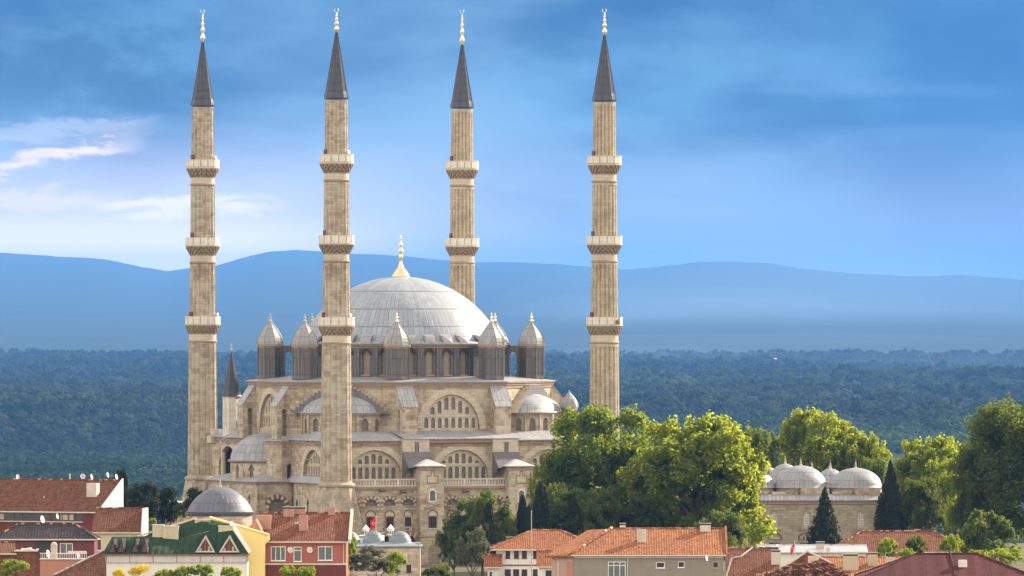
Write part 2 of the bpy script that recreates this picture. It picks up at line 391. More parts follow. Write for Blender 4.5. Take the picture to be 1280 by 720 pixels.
def upper_tier():
    b = MB(); zt, zb = 27.45, 18.6
    z0 = Z(537, 0, -APO); za = Z(493, 0, -APO); cx = 0.05; w = 9.2
    zs = z0 + .3
    for k in range(8):
        b.T = face_T(k); o = [(-HALF, zb), (HALF, zb), (HALF, zt), (-HALF, zt)]
        if k % 2 == 0: b.panel(o, [arch(cx, w, z0, zs, za, 14)], .7, 0)
        else: b.panel(o, [], .1, 0)
        # cornice courses
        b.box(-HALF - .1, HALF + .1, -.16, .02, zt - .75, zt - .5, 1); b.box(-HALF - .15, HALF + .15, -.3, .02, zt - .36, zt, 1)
    b.build('octagon_wall', ['stone', 'cornice_stone'], mosque)
    for k in (0, 2, 4, 6):
        am = MB(); am.T = face_T(k); n = 17
        A = arch(cx, w + .02, z0, zs, za, 16); B = arch(cx, w + 2.1, z0, zs, za + 1.0, 16)
        for i in range(1 if len(A) == 35 else 0, len(A) - 1):
            q = [A[i], B[i], B[i + 1], A[i + 1]]
            am.add([(x, -.07, z) for x, z in q] + [(x, .02, z) for x, z in q], [(0, 1, 2, 3), (1, 5, 6, 2), (3, 7, 4, 0)], 0)
        am.build('arch_moulding', ['stone_pale'], mosque)
    for k in (0, 6, 2, 4):
        wb, pb = MB(), MB(); zr = z0 + 2.05
        ups = []
        for i in range(6):
            x = (i - 2.5) * 1.13; top = za - .35 - (abs(i - 2.5) ** 1.7) * .33
            ups.append((x, .66, max(zr + .3, top - 1.9 if abs(i - 2.5) > 1 else za - 2.35), top))
        tracery(wb, pb, face_T(k), cx, w, z0, zs, za, zr, lights(0, 8, 1.1, .64, z0 + .25, zr - .25), ups, .5)
        o = wb.build('window', 'stone_pale', mosque); pb.build('pane', 'glass_dull', o)
    # slab roof above the octagon
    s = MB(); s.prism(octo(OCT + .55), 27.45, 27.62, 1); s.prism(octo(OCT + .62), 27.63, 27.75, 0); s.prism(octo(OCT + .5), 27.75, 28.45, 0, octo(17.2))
    s.build('octagon_roof', ['lead', 'cornice_stone'], mosque)
    # buttresses with sloping lead tops and a passage through each
    for k, D in ((0, 2.5), (6, 2.1), (2, 2.6), (4, 2.5)):
        for a0, a1 in ((-8.9, -6.5), (6.4, 8.85)):
            m = MB(); T = face_T(k)
            prof = [(0, 18.9), (D, 18.9), (D, 24.0), (0, 27.1)]; hole = [arch(D * .42, .85, 19.3, 22.9, 23.5, 5)]
            for (xx, fl) in ((a0, 1), (a1, 0)):
                # panel running outwards: x of the panel -> outward distance
                if fl: m.T = T @ Matrix.Translation((xx, 0, 0)) @ Matrix.Rotation(R(-90), 4, 'Z'); m.panel(prof, hole, (a1 - a0))
                else:
                    m.T = T @ Matrix.Translation((xx, 0, 0)) @ Matrix.Rotation(R(90), 4, 'Z')
                    m.panel([(-x, z) for x, z in prof][::-1], [[(-x, z) for x, z in hole[0]][::-1]], .02)
            m.T = T
            m.add([(a0, -D, 18.9), (a1, -D, 18.9), (a1, -D, 24), (a0, -D, 24)], [(0, 1, 2, 3)])
            t = .16
            m.add([(a0 - t, -D - t, 23.95), (a1 + t, -D - t, 23.95), (a1 + t, .05, 27.35), (a0 - t, .05, 27.35),
                   (a0 - t, -D - t, 23.8), (a1 + t, -D - t, 23.8), (a1 + t, .05, 27.15), (a0 - t, .05, 27.15)],
                  [(0, 1, 2, 3), (4, 7, 6, 5), (0, 4, 5, 1), (1, 5, 6, 2), (3, 7, 4, 0)], 1)
            m.build('buttress', ['stone', 'lead'], mosque)

def drum():
    R0 = 16.3; z0, z1 = 28.2, 33.15; d = MB(); p = MB()
    ang = []
    for k in range(8):
        c = 45 * k
        ang += [(c + o, 1) for o in (-15.4, -5.1, 5.1, 15.4)]
    for c, _ in ang:
        w = 2 * R0 * math.tan(R(3.9))
        d.T = Matrix.Rotation(R(c + 90), 4, 'Z') @ Matrix.Translation((0, -R0, 0))
        hole = arch(0, 1.15, 28.75, 31.7, 32.35, 5)
        d.panel([(-w / 2, z0), (w / 2, z0), (w / 2, z1), (-w / 2, z1)], [hole], .55, 0)
        # hood mould
        A = arch(0, 1.2, 28.75, 31.7, 32.4, 6); B = arch(0, 1.85, 28.75, 31.7, 32.75, 6)
        for i in range(2, len(A) - 1):
            q = [A[i], B[i], B[i + 1], A[i + 1]]
            d.add([(x, -.1, z) for x, z in q] + [(x, .02, z) for x, z in q], [(0, 1, 2, 3), (1, 5, 6, 2), (3, 7, 4, 0)], 1)
        d.box(-.75, .75, -.18, .3, 28.5, 28.72, 2)
        p = MB(); p.T = d.T @ Matrix.Translation((0, .42, 0)); p.sheet(arch(0, 1.2, 28.7, 31.7, 32.4, 5)); p.build('window', 'drum_glass', mosque)
    for k in range(8):
        for c, hw in ((45 * k + 22.5, 3.3), (45 * k, 1.25), (45 * k + 10.25, 1.3), (45 * k - 10.25, 1.3)):
            ro = R0 + .22; w = 2 * ro * math.tan(R(hw)) + .16
            d.T = Matrix.Rotation(R(c + 90), 4, 'Z') @ Matrix.Translation((0, -ro, 0)); d.box(-w / 2, w / 2, 0, .5, z0, z1 - .05, 0)
    d.T = Matrix.Identity(4)
    d.lathe([(R0 + .1, 32.75), (R0 + .34, 32.8), (R0 + .34, 33.05), (R0 + .75, 33.2), (R0 + .75, 33.34), (R0 - 1, 33.36)], 96, mi=2)
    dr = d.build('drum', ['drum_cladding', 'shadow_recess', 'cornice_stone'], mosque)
    Rs = 17.05; zc = 43.75 - Rs; prof = [(16.9, 33.36), (16.9, 33.5)]
    a0 = math.acos((33.9 - zc) / Rs)
    for i in range(29):
        a = a0 * (1 - i / 28) ; prof.append((max(.02, Rs * math.sin(a)), zc + Rs * math.cos(a)))
    dm = MB(); dm.lathe([(r, z - 33.36) for r, z in prof], 128)
    for k in range(8):
        for o in (-15.4, -5.1, 5.1, 15.4):
            dm.T = Matrix.Rotation(R(45 * k + o + 90), 4, 'Z') @ Matrix.Translation((0, -16.7, 0))
            dm.add([(-.75, 0, .15), (.75, 0, .15), (.85, .5, 1.15), (-.55, .5, 1.15), (-.75, 2.0, 1.6), (.75, 2.0, 1.6), (0, 0.1, .75)],
                   [(0, 1, 6), (0, 6, 3), (1, 2, 6), (6, 2, 3), (3, 2, 5, 4), (0, 3, 4), (1, 5, 2)], 1)
    dome = dm.build('dome', ['lead_dome', 'lead_cap'], mosque, (0, 0, 33.36), smooth=True)
    for i, pl in enumerate(dome.data.polygons):
        if pl.material_index: pl.use_smooth = False
    # two raised ribs, as on the lead of the real dome
    f = MB(); b0 = 43.6 - 33.36
    f.lathe([(1.4, b0), (1.35, b0 + .3), (1.0, b0 + .85), (.5, b0 + 1.5), (.26, b0 + 2.2), (.22, b0 + 2.9), (.42, b0 + 3.1), (.28, b0 + 3.35), (.25, b0 + 3.8),
             (.5, b0 + 4.15), (.22, b0 + 4.45), (.18, b0 + 4.8), (.36, b0 + 5.1), (.14, b0 + 5.4), (.1, b0 + 5.8), (.2, b0 + 6.0), (.05, b0 + 6.25), (.02, b0 + 6.6)], 20)
    f.build('finial', 'gold', dome, smooth=True)

def turret(k):
    a = R(22.5 + 45 * k); r = 20.2
    root = bpy.data.objects.new('turret', None); link(root, mosque); root.location = (r * math.cos(a), r * math.sin(a), 0); root.rotation_euler = (0, 0, a)
    b = MB(); pol = [(1.98 * math.cos(R(22.5 + 45 * i)), 1.98 * math.sin(R(22.5 + 45 * i))) for i in range(8)]
    b.prism(pol, 28.0, 33.1)
    b.prism([(x * 1.05, y * 1.05) for x, y in pol], 28.0, 28.5)
    b.prism([(x * 1.04, y * 1.04) for x, y in pol], 32.75, 33.0, 1); b.prism([(x * 1.12, y * 1.12) for x, y in pol], 33.0, 33.3, 1)
    for i in range(8):
        x, y = pol[i]; b.lathe([(.13, 28.2), (.13, 33)], 6, (x, y))
    for i in range(8):     # shallow panel strips between the corner rolls
        b.T = Matrix.Rotation(R(45 * i + 90), 4, 'Z') @ Matrix.Translation((0, -1.83, 0)); b.box(-.18, .18, -.06, .02, 28.6, 32.6)
    b.T = Matrix.Rotation(R(0), 4, 'Z') @ Matrix.Translation((-4.4, -.5, 0))
    b.panel([(0, 28.1), (3.0, 28.1), (3.0, 33.1), (0, 33.1)], [arch(1.55, 1.05, 28.5, 31.4, 32.1, 6)], 1.0, 0, 0, True)
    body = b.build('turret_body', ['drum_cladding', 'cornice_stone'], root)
    c = MB(); prof = [(2.16, 33.3), (2.12, 33.45), (2.1, 33.8), (1.95, 34.35), (1.55, 35.05), (1.02, 35.8), (.5, 36.4), (.22, 36.8)]
    c.lathe([(q, z - 33.3) for q, z in prof], 8, a0=R(22.5))
    for i in range(8):
        an = R(22.5 + 45 * i); c.tube([((q + .02) * math.cos(an), (q + .02) * math.sin(an), z - 33.3) for q, z in prof], .05, 5)
    cap = c.build('turret_cap', 'lead_cap', root, (0, 0, 33.3))
    f = MB(); f.lathe([(.26, 3.45), (.34, 3.6), (.2, 3.75), (.13, 3.95), (.28, 4.12), (.12, 4.3), (.08, 4.45), (.16, 4.58), (.03, 4.75), (.01, 4.95)], 10)
    f.build('finial', 'stone_pale' if k in (1, 2, 3, 4) else 'gold', cap, smooth=True)

def exedra(k):
    T = face_T(k); e = MB(); e.T = T
    rx, ry = 6.5, 4.6; zb, ze = 18.6, 22.9; n = 24
    def pt(a, s=1.): return (rx * s * math.cos(a), -ry * s * math.sin(a))
    # body: facets with arched windows
    nf = 7; gls = []
    for i in range(nf):
        A, B = math.pi * i / nf, math.pi * (i + 1) / nf
        (x0, y0), (x1, y1) = pt(B), pt(A); w = math.hypot(x1 - x0, y1 - y0); an = math.atan2(y1 - y0, x1 - x0)
        e.T = T @ rotz(an, (x0, y0, 0)); h = arch(w / 2, min(1.35, w * .42), 19.6, 21.5, 22.1, 6)
        e.panel([(0, zb), (w, zb), (w, ze), (0, ze)], [h], .35, 0)
        gl = MB(); gls.append(gl); gl.T = e.T @ Matrix.Translation((0, .3, 0)); gl.sheet(arch(w / 2, min(1.35, w * .42) + .05, 19.55, 21.5, 22.15, 6))
        e.box(-.2, .2, -.25, .1, zb, ze - .3, 0)
    e.T = T
    co = [pt(math.pi * i / n, 1.06) for i in range(n + 1)]; poly = co[::-1]
    e.prism([(x, y) for x, y in poly], ze - .25, ze, 1)
    ro = e.build('exedra', ['stone', 'cornice_stone'], mosque)
    for gl in gls: gl.build('pane', 'glass_dull', ro)
    d = MB(); zt = 25.9 - ze; prof = [(1.09, 0), (1.08, .12), (.99, .2)] + [(math.cos(t) ** 1.25 * .985, .2 + (zt - .2) * math.sin(t)) for t in [math.pi / 2 * i / 10 for i in range(1, 11)]]
    m = n + 1; vs = []
    for s, z in prof:
        for i in range(m):
            x, y = pt(math.pi * i / n, max(s, .003)); vs.append((x, y, z))
    fs = [(q * m + i + 1, q * m + i, (q + 1) * m + i, (q + 1) * m + i + 1) for q in range(len(prof) - 1) for i in range(n)]
    d.add(vs, fs)
    # the mesh is built round the exedra's own axis so that the lead seams fan out from it
    hd = d.build('half_dome', 'lead_small_dome', ro, (0, 0, 0), smooth=True)
    loc = T @ Vector((0, 0, ze)); hd.location = loc; hd.rotation_euler = (0, 0, R(45 * k))
    s = MB(); s.T = T
    top = 27.15; steps = 11; pts = [(8.1, 22.9)]
    for i in range(steps):
        x = 8.1 - 6.9 * (i / steps) ** .95; x2 = 8.1 - 6.9 * ((i + 1) / steps) ** .95; z = 22.9 + (top - 22.9) * (1 - (1 - (i + 1) / steps) ** 1.25)
        pts += [(x, z), (x2, z)]
    full = pts + [(-x, z) for x, z in pts[::-1]]
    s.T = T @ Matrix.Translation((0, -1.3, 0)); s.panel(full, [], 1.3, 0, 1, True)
    s.build('stepped_gable', ['lead_dark', 'stone_pale'], mosque)  # dark front face puts the shade of the stepped wall into the colour

upper_tier(); drum()
for k in range(8): turret(k)
for k in (7, 1, 3, 5): exedra(k)

# ---- second tier: walls with three great arches a side, lead roof round the octagon
VF = -26.2; UQ = -21.5; UR = 21.5
ZE = Z(551, 0, VF)
def tier_two():
    zb = 11.6; z0 = Z(599, 0, VF); za = Z(562, 0, VF); w = 8.75; cs = [U(p, VF) for p in (468.5, 577, 687)]
    b = MB()
    b.T = Matrix.Translation((0, VF, 0))
    holes = [arch(c, w, z0, z0 + .25, za, 14) for c in cs]
    b.panel([(UQ, zb), (UR, zb), (UR, ZE), (UQ, ZE)], holes, .9)
    b.T = rotz(R(180), (0, -VF, 0)); b.panel([(UQ, zb), (UR, zb), (UR, ZE), (UQ, ZE)], [], .9)
    # qibla side: one arch near the minaret
    b.T = rotz(R(-90), (UQ, 0, 0)); vq = V(391.5, UQ)
    b.panel([(-26.2, zb), (26.2, zb), (26.2, ZE), (-26.2, ZE)], [arch(-vq, w, z0, z0 + .25, za, 14), arch(vq, w, z0, z0 + .25, za, 14)], .9)
    # note: panel x on this side runs towards -v
    b.T = rotz(R(90), (UR, 0, 0)); b.panel([(-26.2, zb), (26.2, zb), (26.2, ZE), (-26.2, ZE)], [], .9)
    b.T = Matrix.Identity(4)
    for z_, d_ in ((ZE - .85, .12), (ZE - .45, .28)):
        b.box(UQ - d_, UR + d_, VF - d_, VF + .1, z_, z_ + .22, 1); b.box(UQ - d_, UQ + .1, VF - d_, -VF, z_ + .003, z_ + .223, 1); b.box(UR - .1, UR + d_, VF - d_, -VF, z_ + .003, z_ + .223, 1)
    # string on pale wall near corners and fallen-plaster patches are in the material
    b.build('upper_wall', ['stone', 'cornice_stone'], mosque)
    def mould(T, c):
        am = MB(); am.T = T; A = arch(c, w + .02, z0, z0 + .25, za, 14); B = arch(c, w + 1.9, z0, z0 + .25, za + .95, 14)
        for i in range(1, len(A) - 1):
            q = [A[i], B[i], B[i + 1], A[i + 1]]
            am.add([(x, -.08, z) for x, z in q] + [(x, .02, z) for x, z in q], [(0, 1, 2, 3), (1, 5, 6, 2), (3, 7, 4, 0)])
        am.build('arch_moulding', ['stone_pale'], mosque)
    for T, c in [(Matrix.Translation((0, VF, 0)), c) for c in cs] + [(rotz(R(-90), (UQ, 0, 0)), -vq)]:
        mould(T, c)
        wb, pb = MB(), MB(); zr = z0 + 2.1
        ups = [(c + (i - 2) * 1.1, .68, zr + .3, za - .55 - abs(i - 2) ** 1.6 * .28) for i in range(5)]
        ups = [u for u in ups]
        if c == cs[1]: ups = [(c + (i - 2.5) * 1.08, .66, zr + .3, za - .5 - abs(i - 2.5) ** 1.6 * .27) for i in range(6)]
        tracery(wb, pb, T, c, w, z0, z0 + .25, za, zr, lights(c, 7 if c != cs[1] else 8, 1.08, .68, z0 + .12, zr - .22), ups, .55)
        o = wb.build('window', 'stone_pale', mosque); pb.build('pane', 'glass_dull', o)
    r = MB()
    inn = octo(OCT - .4); r0 = .5
    # lead roof: rises from the eaves to the octagon
    zi = 20.0
    pl = [(UQ - r0, VF - r0), (UR + r0, VF - r0), (UR + r0, -VF + r0), (UQ - r0, -VF + r0)]
    r.prism(pl, ZE, ZE + .14); r.prism([(x * .995, y * .995) for x, y in pl], ZE + .14, 20.15, 0, [(-20, -21.2), (20, -21.2), (20, 21.2), (-20, 21.2)])
    # the middle bay stands a little forward and higher
    u0, u1 = U(505, VF - .9), U(650, VF - .9)
    r.box(u0, u1, VF - 1.1, VF + 1.5, ZE + .25, ZE + .42); r.add([(u0, VF - 1.1, ZE + .42), (u1, VF - 1.1, ZE + .42), (u1, -21, 20.3), (u0, -21, 20.3), (u0, VF - 1.1, ZE + .3), (u1, VF - 1.1, ZE + .3)], [(0, 1, 2, 3), (0, 3, 4), (1, 5, 2)])
    r.build('lower_roof', 'lead', mosque)
    k = MB(); k.box(u0 + .3, u1 - .3, VF - .75, VF + .1, ZE - .25, ZE + .22, 1); k.build('cornice', ['stone', 'cornice_stone'], mosque)
tier_two()

# ---- stair towers in front of the facade, with their piers, lead slopes and shallow caps
VT = -31.0
def stair_tower(pl, pr, ppl, ppr, ycap):
    root = bpy.data.objects.new('stair_tower', None); link(root, mosque)
    vb = VF - 1.0; a, b_ = U(ppl, vb), U(ppr, vb); m = MB()
    zt = Z(565, a, vb)
    m.box(a, b_, vb, VF + .05, zt - 6, ZE + .22, 1)
    wx = U((ppl + ppr) / 2 + 1, vb)
    m.box(wx - .34, wx + .34, vb - .03, vb + .02, Z(565, wx, vb), Z(553.5, wx, vb), 4)
    m.lathe([(.01, 0), (.42, .01), (.42, .12), (.01, .13)], 4, mi=0) if False else None
    m.box(wx - .5, wx + .5, vb - .08, vb + .01, Z(553.4, wx, vb), Z(552, wx, vb), 3)
    ta, tb = U(pl, VT), U(pr, VT); ztt = Z(583.5, ta, VT)
    # sloping lead between the pier and the tower
    m.add([(a - .1, vb - .02, zt), (b_ + .1, vb - .02, zt), (b_ + .1, VT + 1.2, ztt - .2), (a - .1, VT + 1.2, ztt - .2), (a - .1, vb, ztt - 2), (b_ + .1, vb, ztt - 2)],
          [(3, 2, 1, 0), (3, 0, 4), (1, 2, 5)], 4)
    m.box(ta - .03, tb + .03, VT + .02, VF, 0, ztt)
    m.box(ta - .14, tb + .14, VT - .12, VF - .3, ztt - .5, ztt - .3, 3)
    m.box(ta - .14, tb + .14, VT - .12, VF - .3, 4.3, 4.5, 3)
    # red-framed plaque
    c = (ta + tb) / 2 + .1; zp = Z(604.5, c, VT)
    T_ = [(-.95, 0), (.95, 0), (.95, 1.25), (.3, 1.25), (.3, 1.95), (-.3, 1.95), (-.3, 1.25), (-.95, 1.25)]
    Ti = [(-.8, .14), (.8, .14), (.8, 1.1), (.16, 1.1), (.16, 1.8), (-.16, 1.8), (-.16, 1.1), (-.8, 1.1)]
    m.T = Matrix.Translation((c, VT - .04, 0)); m.panel([(x, z + zp) for x, z in T_], [[(x, z + zp) for x, z in Ti]], .05, 2)
    m.T = Matrix.Translation((0, VT - .005, 0)); m.sheet([(x + c, z + zp) for x, z in T_], 0, 1)
    # face of the tower with window, lower window and door niche
    h1 = arch(c, .85, Z(626, c, VT), Z(616, c, VT), Z(613, c, VT), 6); h2 = [(c - .62, Z(660, c, VT)), (c + .62, Z(660, c, VT)), (c + .62, Z(646, c, VT)), (c - .62, Z(646, c, VT))]
    h3 = arch(c + .2, 1.9, .2, 2.2, Z(680, c, VT), 8, .4)
    m.T = Matrix.Translation((0, VT, 0)); m.panel([(ta - .03, 0), (tb + .03, 0), (tb + .03, ztt), (ta - .03, ztt)], [h1, h2, h3], .02, 0)
    m.T = Matrix.Identity(4)
    body = m.build('tower_wall', ['stone', 'stone_pale', 'red_stone', 'cornice_stone', 'lead_dark'], root)
    wn = MB(); wn.T = Matrix.Translation((0, VT - .06, 0)); wn.panel(arch(c, 1.35, Z(628, c, VT), Z(616, c, VT), Z(610.5, c, VT), 6), [h1], .07); wn.T = Matrix.Translation((0, VT + .015, 0))
    o = wn.build('window', ['marble'], root); g = MB(); g.T = Matrix.Translation((0, VT - .012, 0)); g.sheet(h1); g.build('pane', 'glass_grey', o)
    lower_window(root, c, Z(660, c, VT), Z(646, c, VT), 1.24, VT)
    g = MB(); g.T = Matrix.Translation((0, VT - .01, 0)); g.sheet(h3, 0, 0); g.T = Matrix.Translation((0, VT - .05, 0)); g.panel(arch(c + .2, 2.5, .2, 2.2, Z(680, c, VT) + .5, 8, .4), [h3], .06, 1); g.build('door_niche', ['stone_shaded', 'stone'], root)
    # cap
    cx, cy = (ta + tb) / 2, (VT + VF - .6) / 2; hw, hd = (tb - ta) / 2 + .45, (VF - .6 - VT) / 2 + .35
    cp = MB(); rings = [(1, 0), (1, .14), (.78, .34), (.52, .66), (.26, .95), (.08, 1.1)]
    N_ = 24
    def sq(s, i):
        t = 2 * math.pi * (i + .5) / N_; c_, s_ = math.cos(t), math.sin(t); q = max(abs(c_), abs(s_)) ; e = .25 + .75 * s
        return (hw * s * (c_ / q * e + c_ * (1 - e) * 1.0), hd * s * (s_ / q * e + s_ * (1 - e)))
    vs = [(*sq(s, i), z) for s, z in rings for i in range(N_)]
    cp.add(vs, [(q * N_ + i, q * N_ + (i + 1) % N_, (q + 1) * N_ + (i + 1) % N_, (q + 1) * N_ + i) for q in range(len(rings) - 1) for i in range(N_)] + [tuple(range(N_))[::-1], tuple(range((len(rings) - 1) * N_, len(rings) * N_))])
    cp.build('tower_cap', 'lead_light', root, (cx, cy, ztt))
def lower_window(parent, c, z0, z1, w, v, small=False):
    """rectangular window with red jambs under a pale pointed lunette"""
    m = MB(); m.T = Matrix.Translation((c, v, 0)); h = w / 2
    if not small:
        m.box(-h - .14, -h + .06, -.09, .06, z0, z1 + .02, 1); m.box(h - .06, h + .14, -.09, .06, z0, z1 + .02, 1); m.box(-h - .14, h + .14, -.1, .06, z1, z1 + .16, 1)
    m.box(-h - .2, h + .2, -.12, .06, z0 - .16, z0, 0)
    A = arch(0, w + .2, z1 + .16, z1 + .3, z1 + .95, 6, .3); m.T = Matrix.Translation((c, v - .05, 0)); m.panel(A, [], .06, 0, 0, True)
    B = arch(0, w + .5, z1 + .16, z1 + .3, z1 + 1.12, 6, .3); m.T = Matrix.Translation((c, v - .1, 0)); m.panel(B, [A], .11, 2, 2)
    o = m.build('window', ['stone_pale', 'red_stone', 'brown_stone'], parent)
    g = MB(); g.T = Matrix.Translation((c, v - .014, 0)); g.sheet([(-h, z0), (h, z0), (h, z1), (-h, z1)])
    for i in (-1, 0, 1): g.box(i * w / 4 - .02, i * w / 4 + .02, -.04, -.005, z0, z1, 1)
    g.build('pane', ['glass_dark', 'brown_stone'], o)
stair_tower(525, 554.8, 503.5, 537, 583)
stair_tower(636, 666, 616, 648, 583)

# ---- ground tier of the facade with its terrace balustrade
VG = -29.6; ZT = Z(608, -8, VG)
def lower_tier():
    m = MB(); T = Matrix.Translation((0, VG, 0)); m.T = T
    zl0, zl1 = Z(632, -5, VG), Z(622.3, -5, VG)
    lun = [(p, 1.12) for p in (441, 464, 487, 510, 565.5, 593.5, 620.5)]
    holes = []
    xs = [U(p, VG) for p, _ in lun]
    for x in xs: holes.append(arch(x, 1.95, zl0, zl0 + .05, zl1 + .02, 8, 0))
    wz0, wz1 = Z(660, -5, VG), Z(646, -5, VG); ws = [U(p, VG) for p in (441, 463, 487, 510, 565, 592, 619)]
    ars = [U(p, VG) for p in (454, 483.5, 513, 577, 607)]
    for x in ars: holes.append(arch(x, 2.5, .1, 1.9, Z(670, x, VG), 8, .05))
    u0, u1 = UQ - .3, UR + .3
    m.panel([(u0, 0), (u1, 0), (u1, ZT), (u0, ZT)], holes, .5)
    m.T = Matrix.Identity(4)
    m.box(u0, u1, VG + .02, VF + .5, ZT - .3, ZT - .02, 0)
    m.box(u0 - .1, u1 + .1, VG - .22, VG + .01, ZT - .32, ZT + .03, 1); m.box(u0 - .1, u1 + .1, VG - .1, VG + .01, ZT - .6, ZT - .33, 1)
    zs = Z(664, -5, VG); m.box(u0 - .1, u1 + .1, VG - .16, VG + .01, zs - .1, zs + .12, 1)
    zs = Z(640.5, -5, VG); m.box(u0, u1, VG - .05, VG + .01, zs + .9, zs + 1.0, 0)
    # side (east) return of the ground tier
    m.box(u0, u0 + .5, VG + .5, V(367, u0), 0, 12.3); m.box(u1 - .5, u1, VG + .5, -VG, 0, ZT)
    m.box(u0, u1, -VG, -VG + .5, 0, ZT)
    m.build('lower_wall', ['stone', 'cornice_stone'], mosque)
    for x in xs:
        g = MB(); g.T = T; ring(g, x, zl0 + .05, .98, 1.42, 13, .07, (0, 1), 1.0)
        g.box(x - 1.4, x + 1.4, -.1, .02, zl0 - .12, zl0 + .03, 2)
        o = g.build('lunette', ['stone_pale', 'red_stone', 'stone'], mosque)
        p = MB(); p.T = Matrix.Translation((0, VG + .3, 0)); p.sheet(arch(x, 2.0, zl0 - .02, zl0 + .05, zl1 + .05, 8, 0)); p.build('grille', 'glass_dull', o)
    for i, x in enumerate(ws): lower_window(mosque, x, wz0 + (.25 if i == 3 else 0), wz1, .95 if i == 3 else 1.22, VG, i == 3)
    for x in ars:
        g = MB(); g.T = T; ring(g, x, 1.9, 1.26, 1.85, 13, .06, (0, 1), (Z(670, x, VG) - 1.9) / 1.26)
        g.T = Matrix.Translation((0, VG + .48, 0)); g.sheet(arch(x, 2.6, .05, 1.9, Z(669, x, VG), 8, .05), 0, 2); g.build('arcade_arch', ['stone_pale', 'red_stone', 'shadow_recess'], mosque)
    for pa, pb in ((440, 522.5), (552, 636.5)):
        a, b_ = U(pa, VG), U(pb, VG); q = MB(); zb, zt = ZT + .03, ZT + 1.16
        q.box(a, b_, VG - .1, VG + .16, zb, zb + .16); q.box(a, b_, VG - .12, VG + .18, zt - .17, zt)
        n = int((b_ - a) / .45)
        for i in range(n + 1):
            x = a + (b_ - a) * i / n
            if i % 8 == 0: q.box(x - .13, x + .13, VG - .11, VG + .17, zb + .1, zt - .1)
            else: q.lathe([(.07, zb + .15), (.115, zb + .35), (.075, zb + .6), (.06, zt - .16)], 6, (x, VG + .03))
        q.build('balustrade', 'marble', mosque)
    for px, py, v in ((476, 614, VG), (502.5, 616, VG), (580, 615, VG), (607, 615, VG), (660, 620, VT)):
        x = U(px, v); z = Z(py, x, v); q = MB(); q.tube([(x - .3, v + .02, z - .2), (x - .1, v - .7, z + .35)], .05); q.T = rotz(R(12), (x, v - .7, z + .2)) @ Matrix.Rotation(R(35), 4, 'X'); q.box(-.5, .4, -.3, .3, -.12, .12)
        q.build('floodlight', 'iron', mosque)
lower_tier()

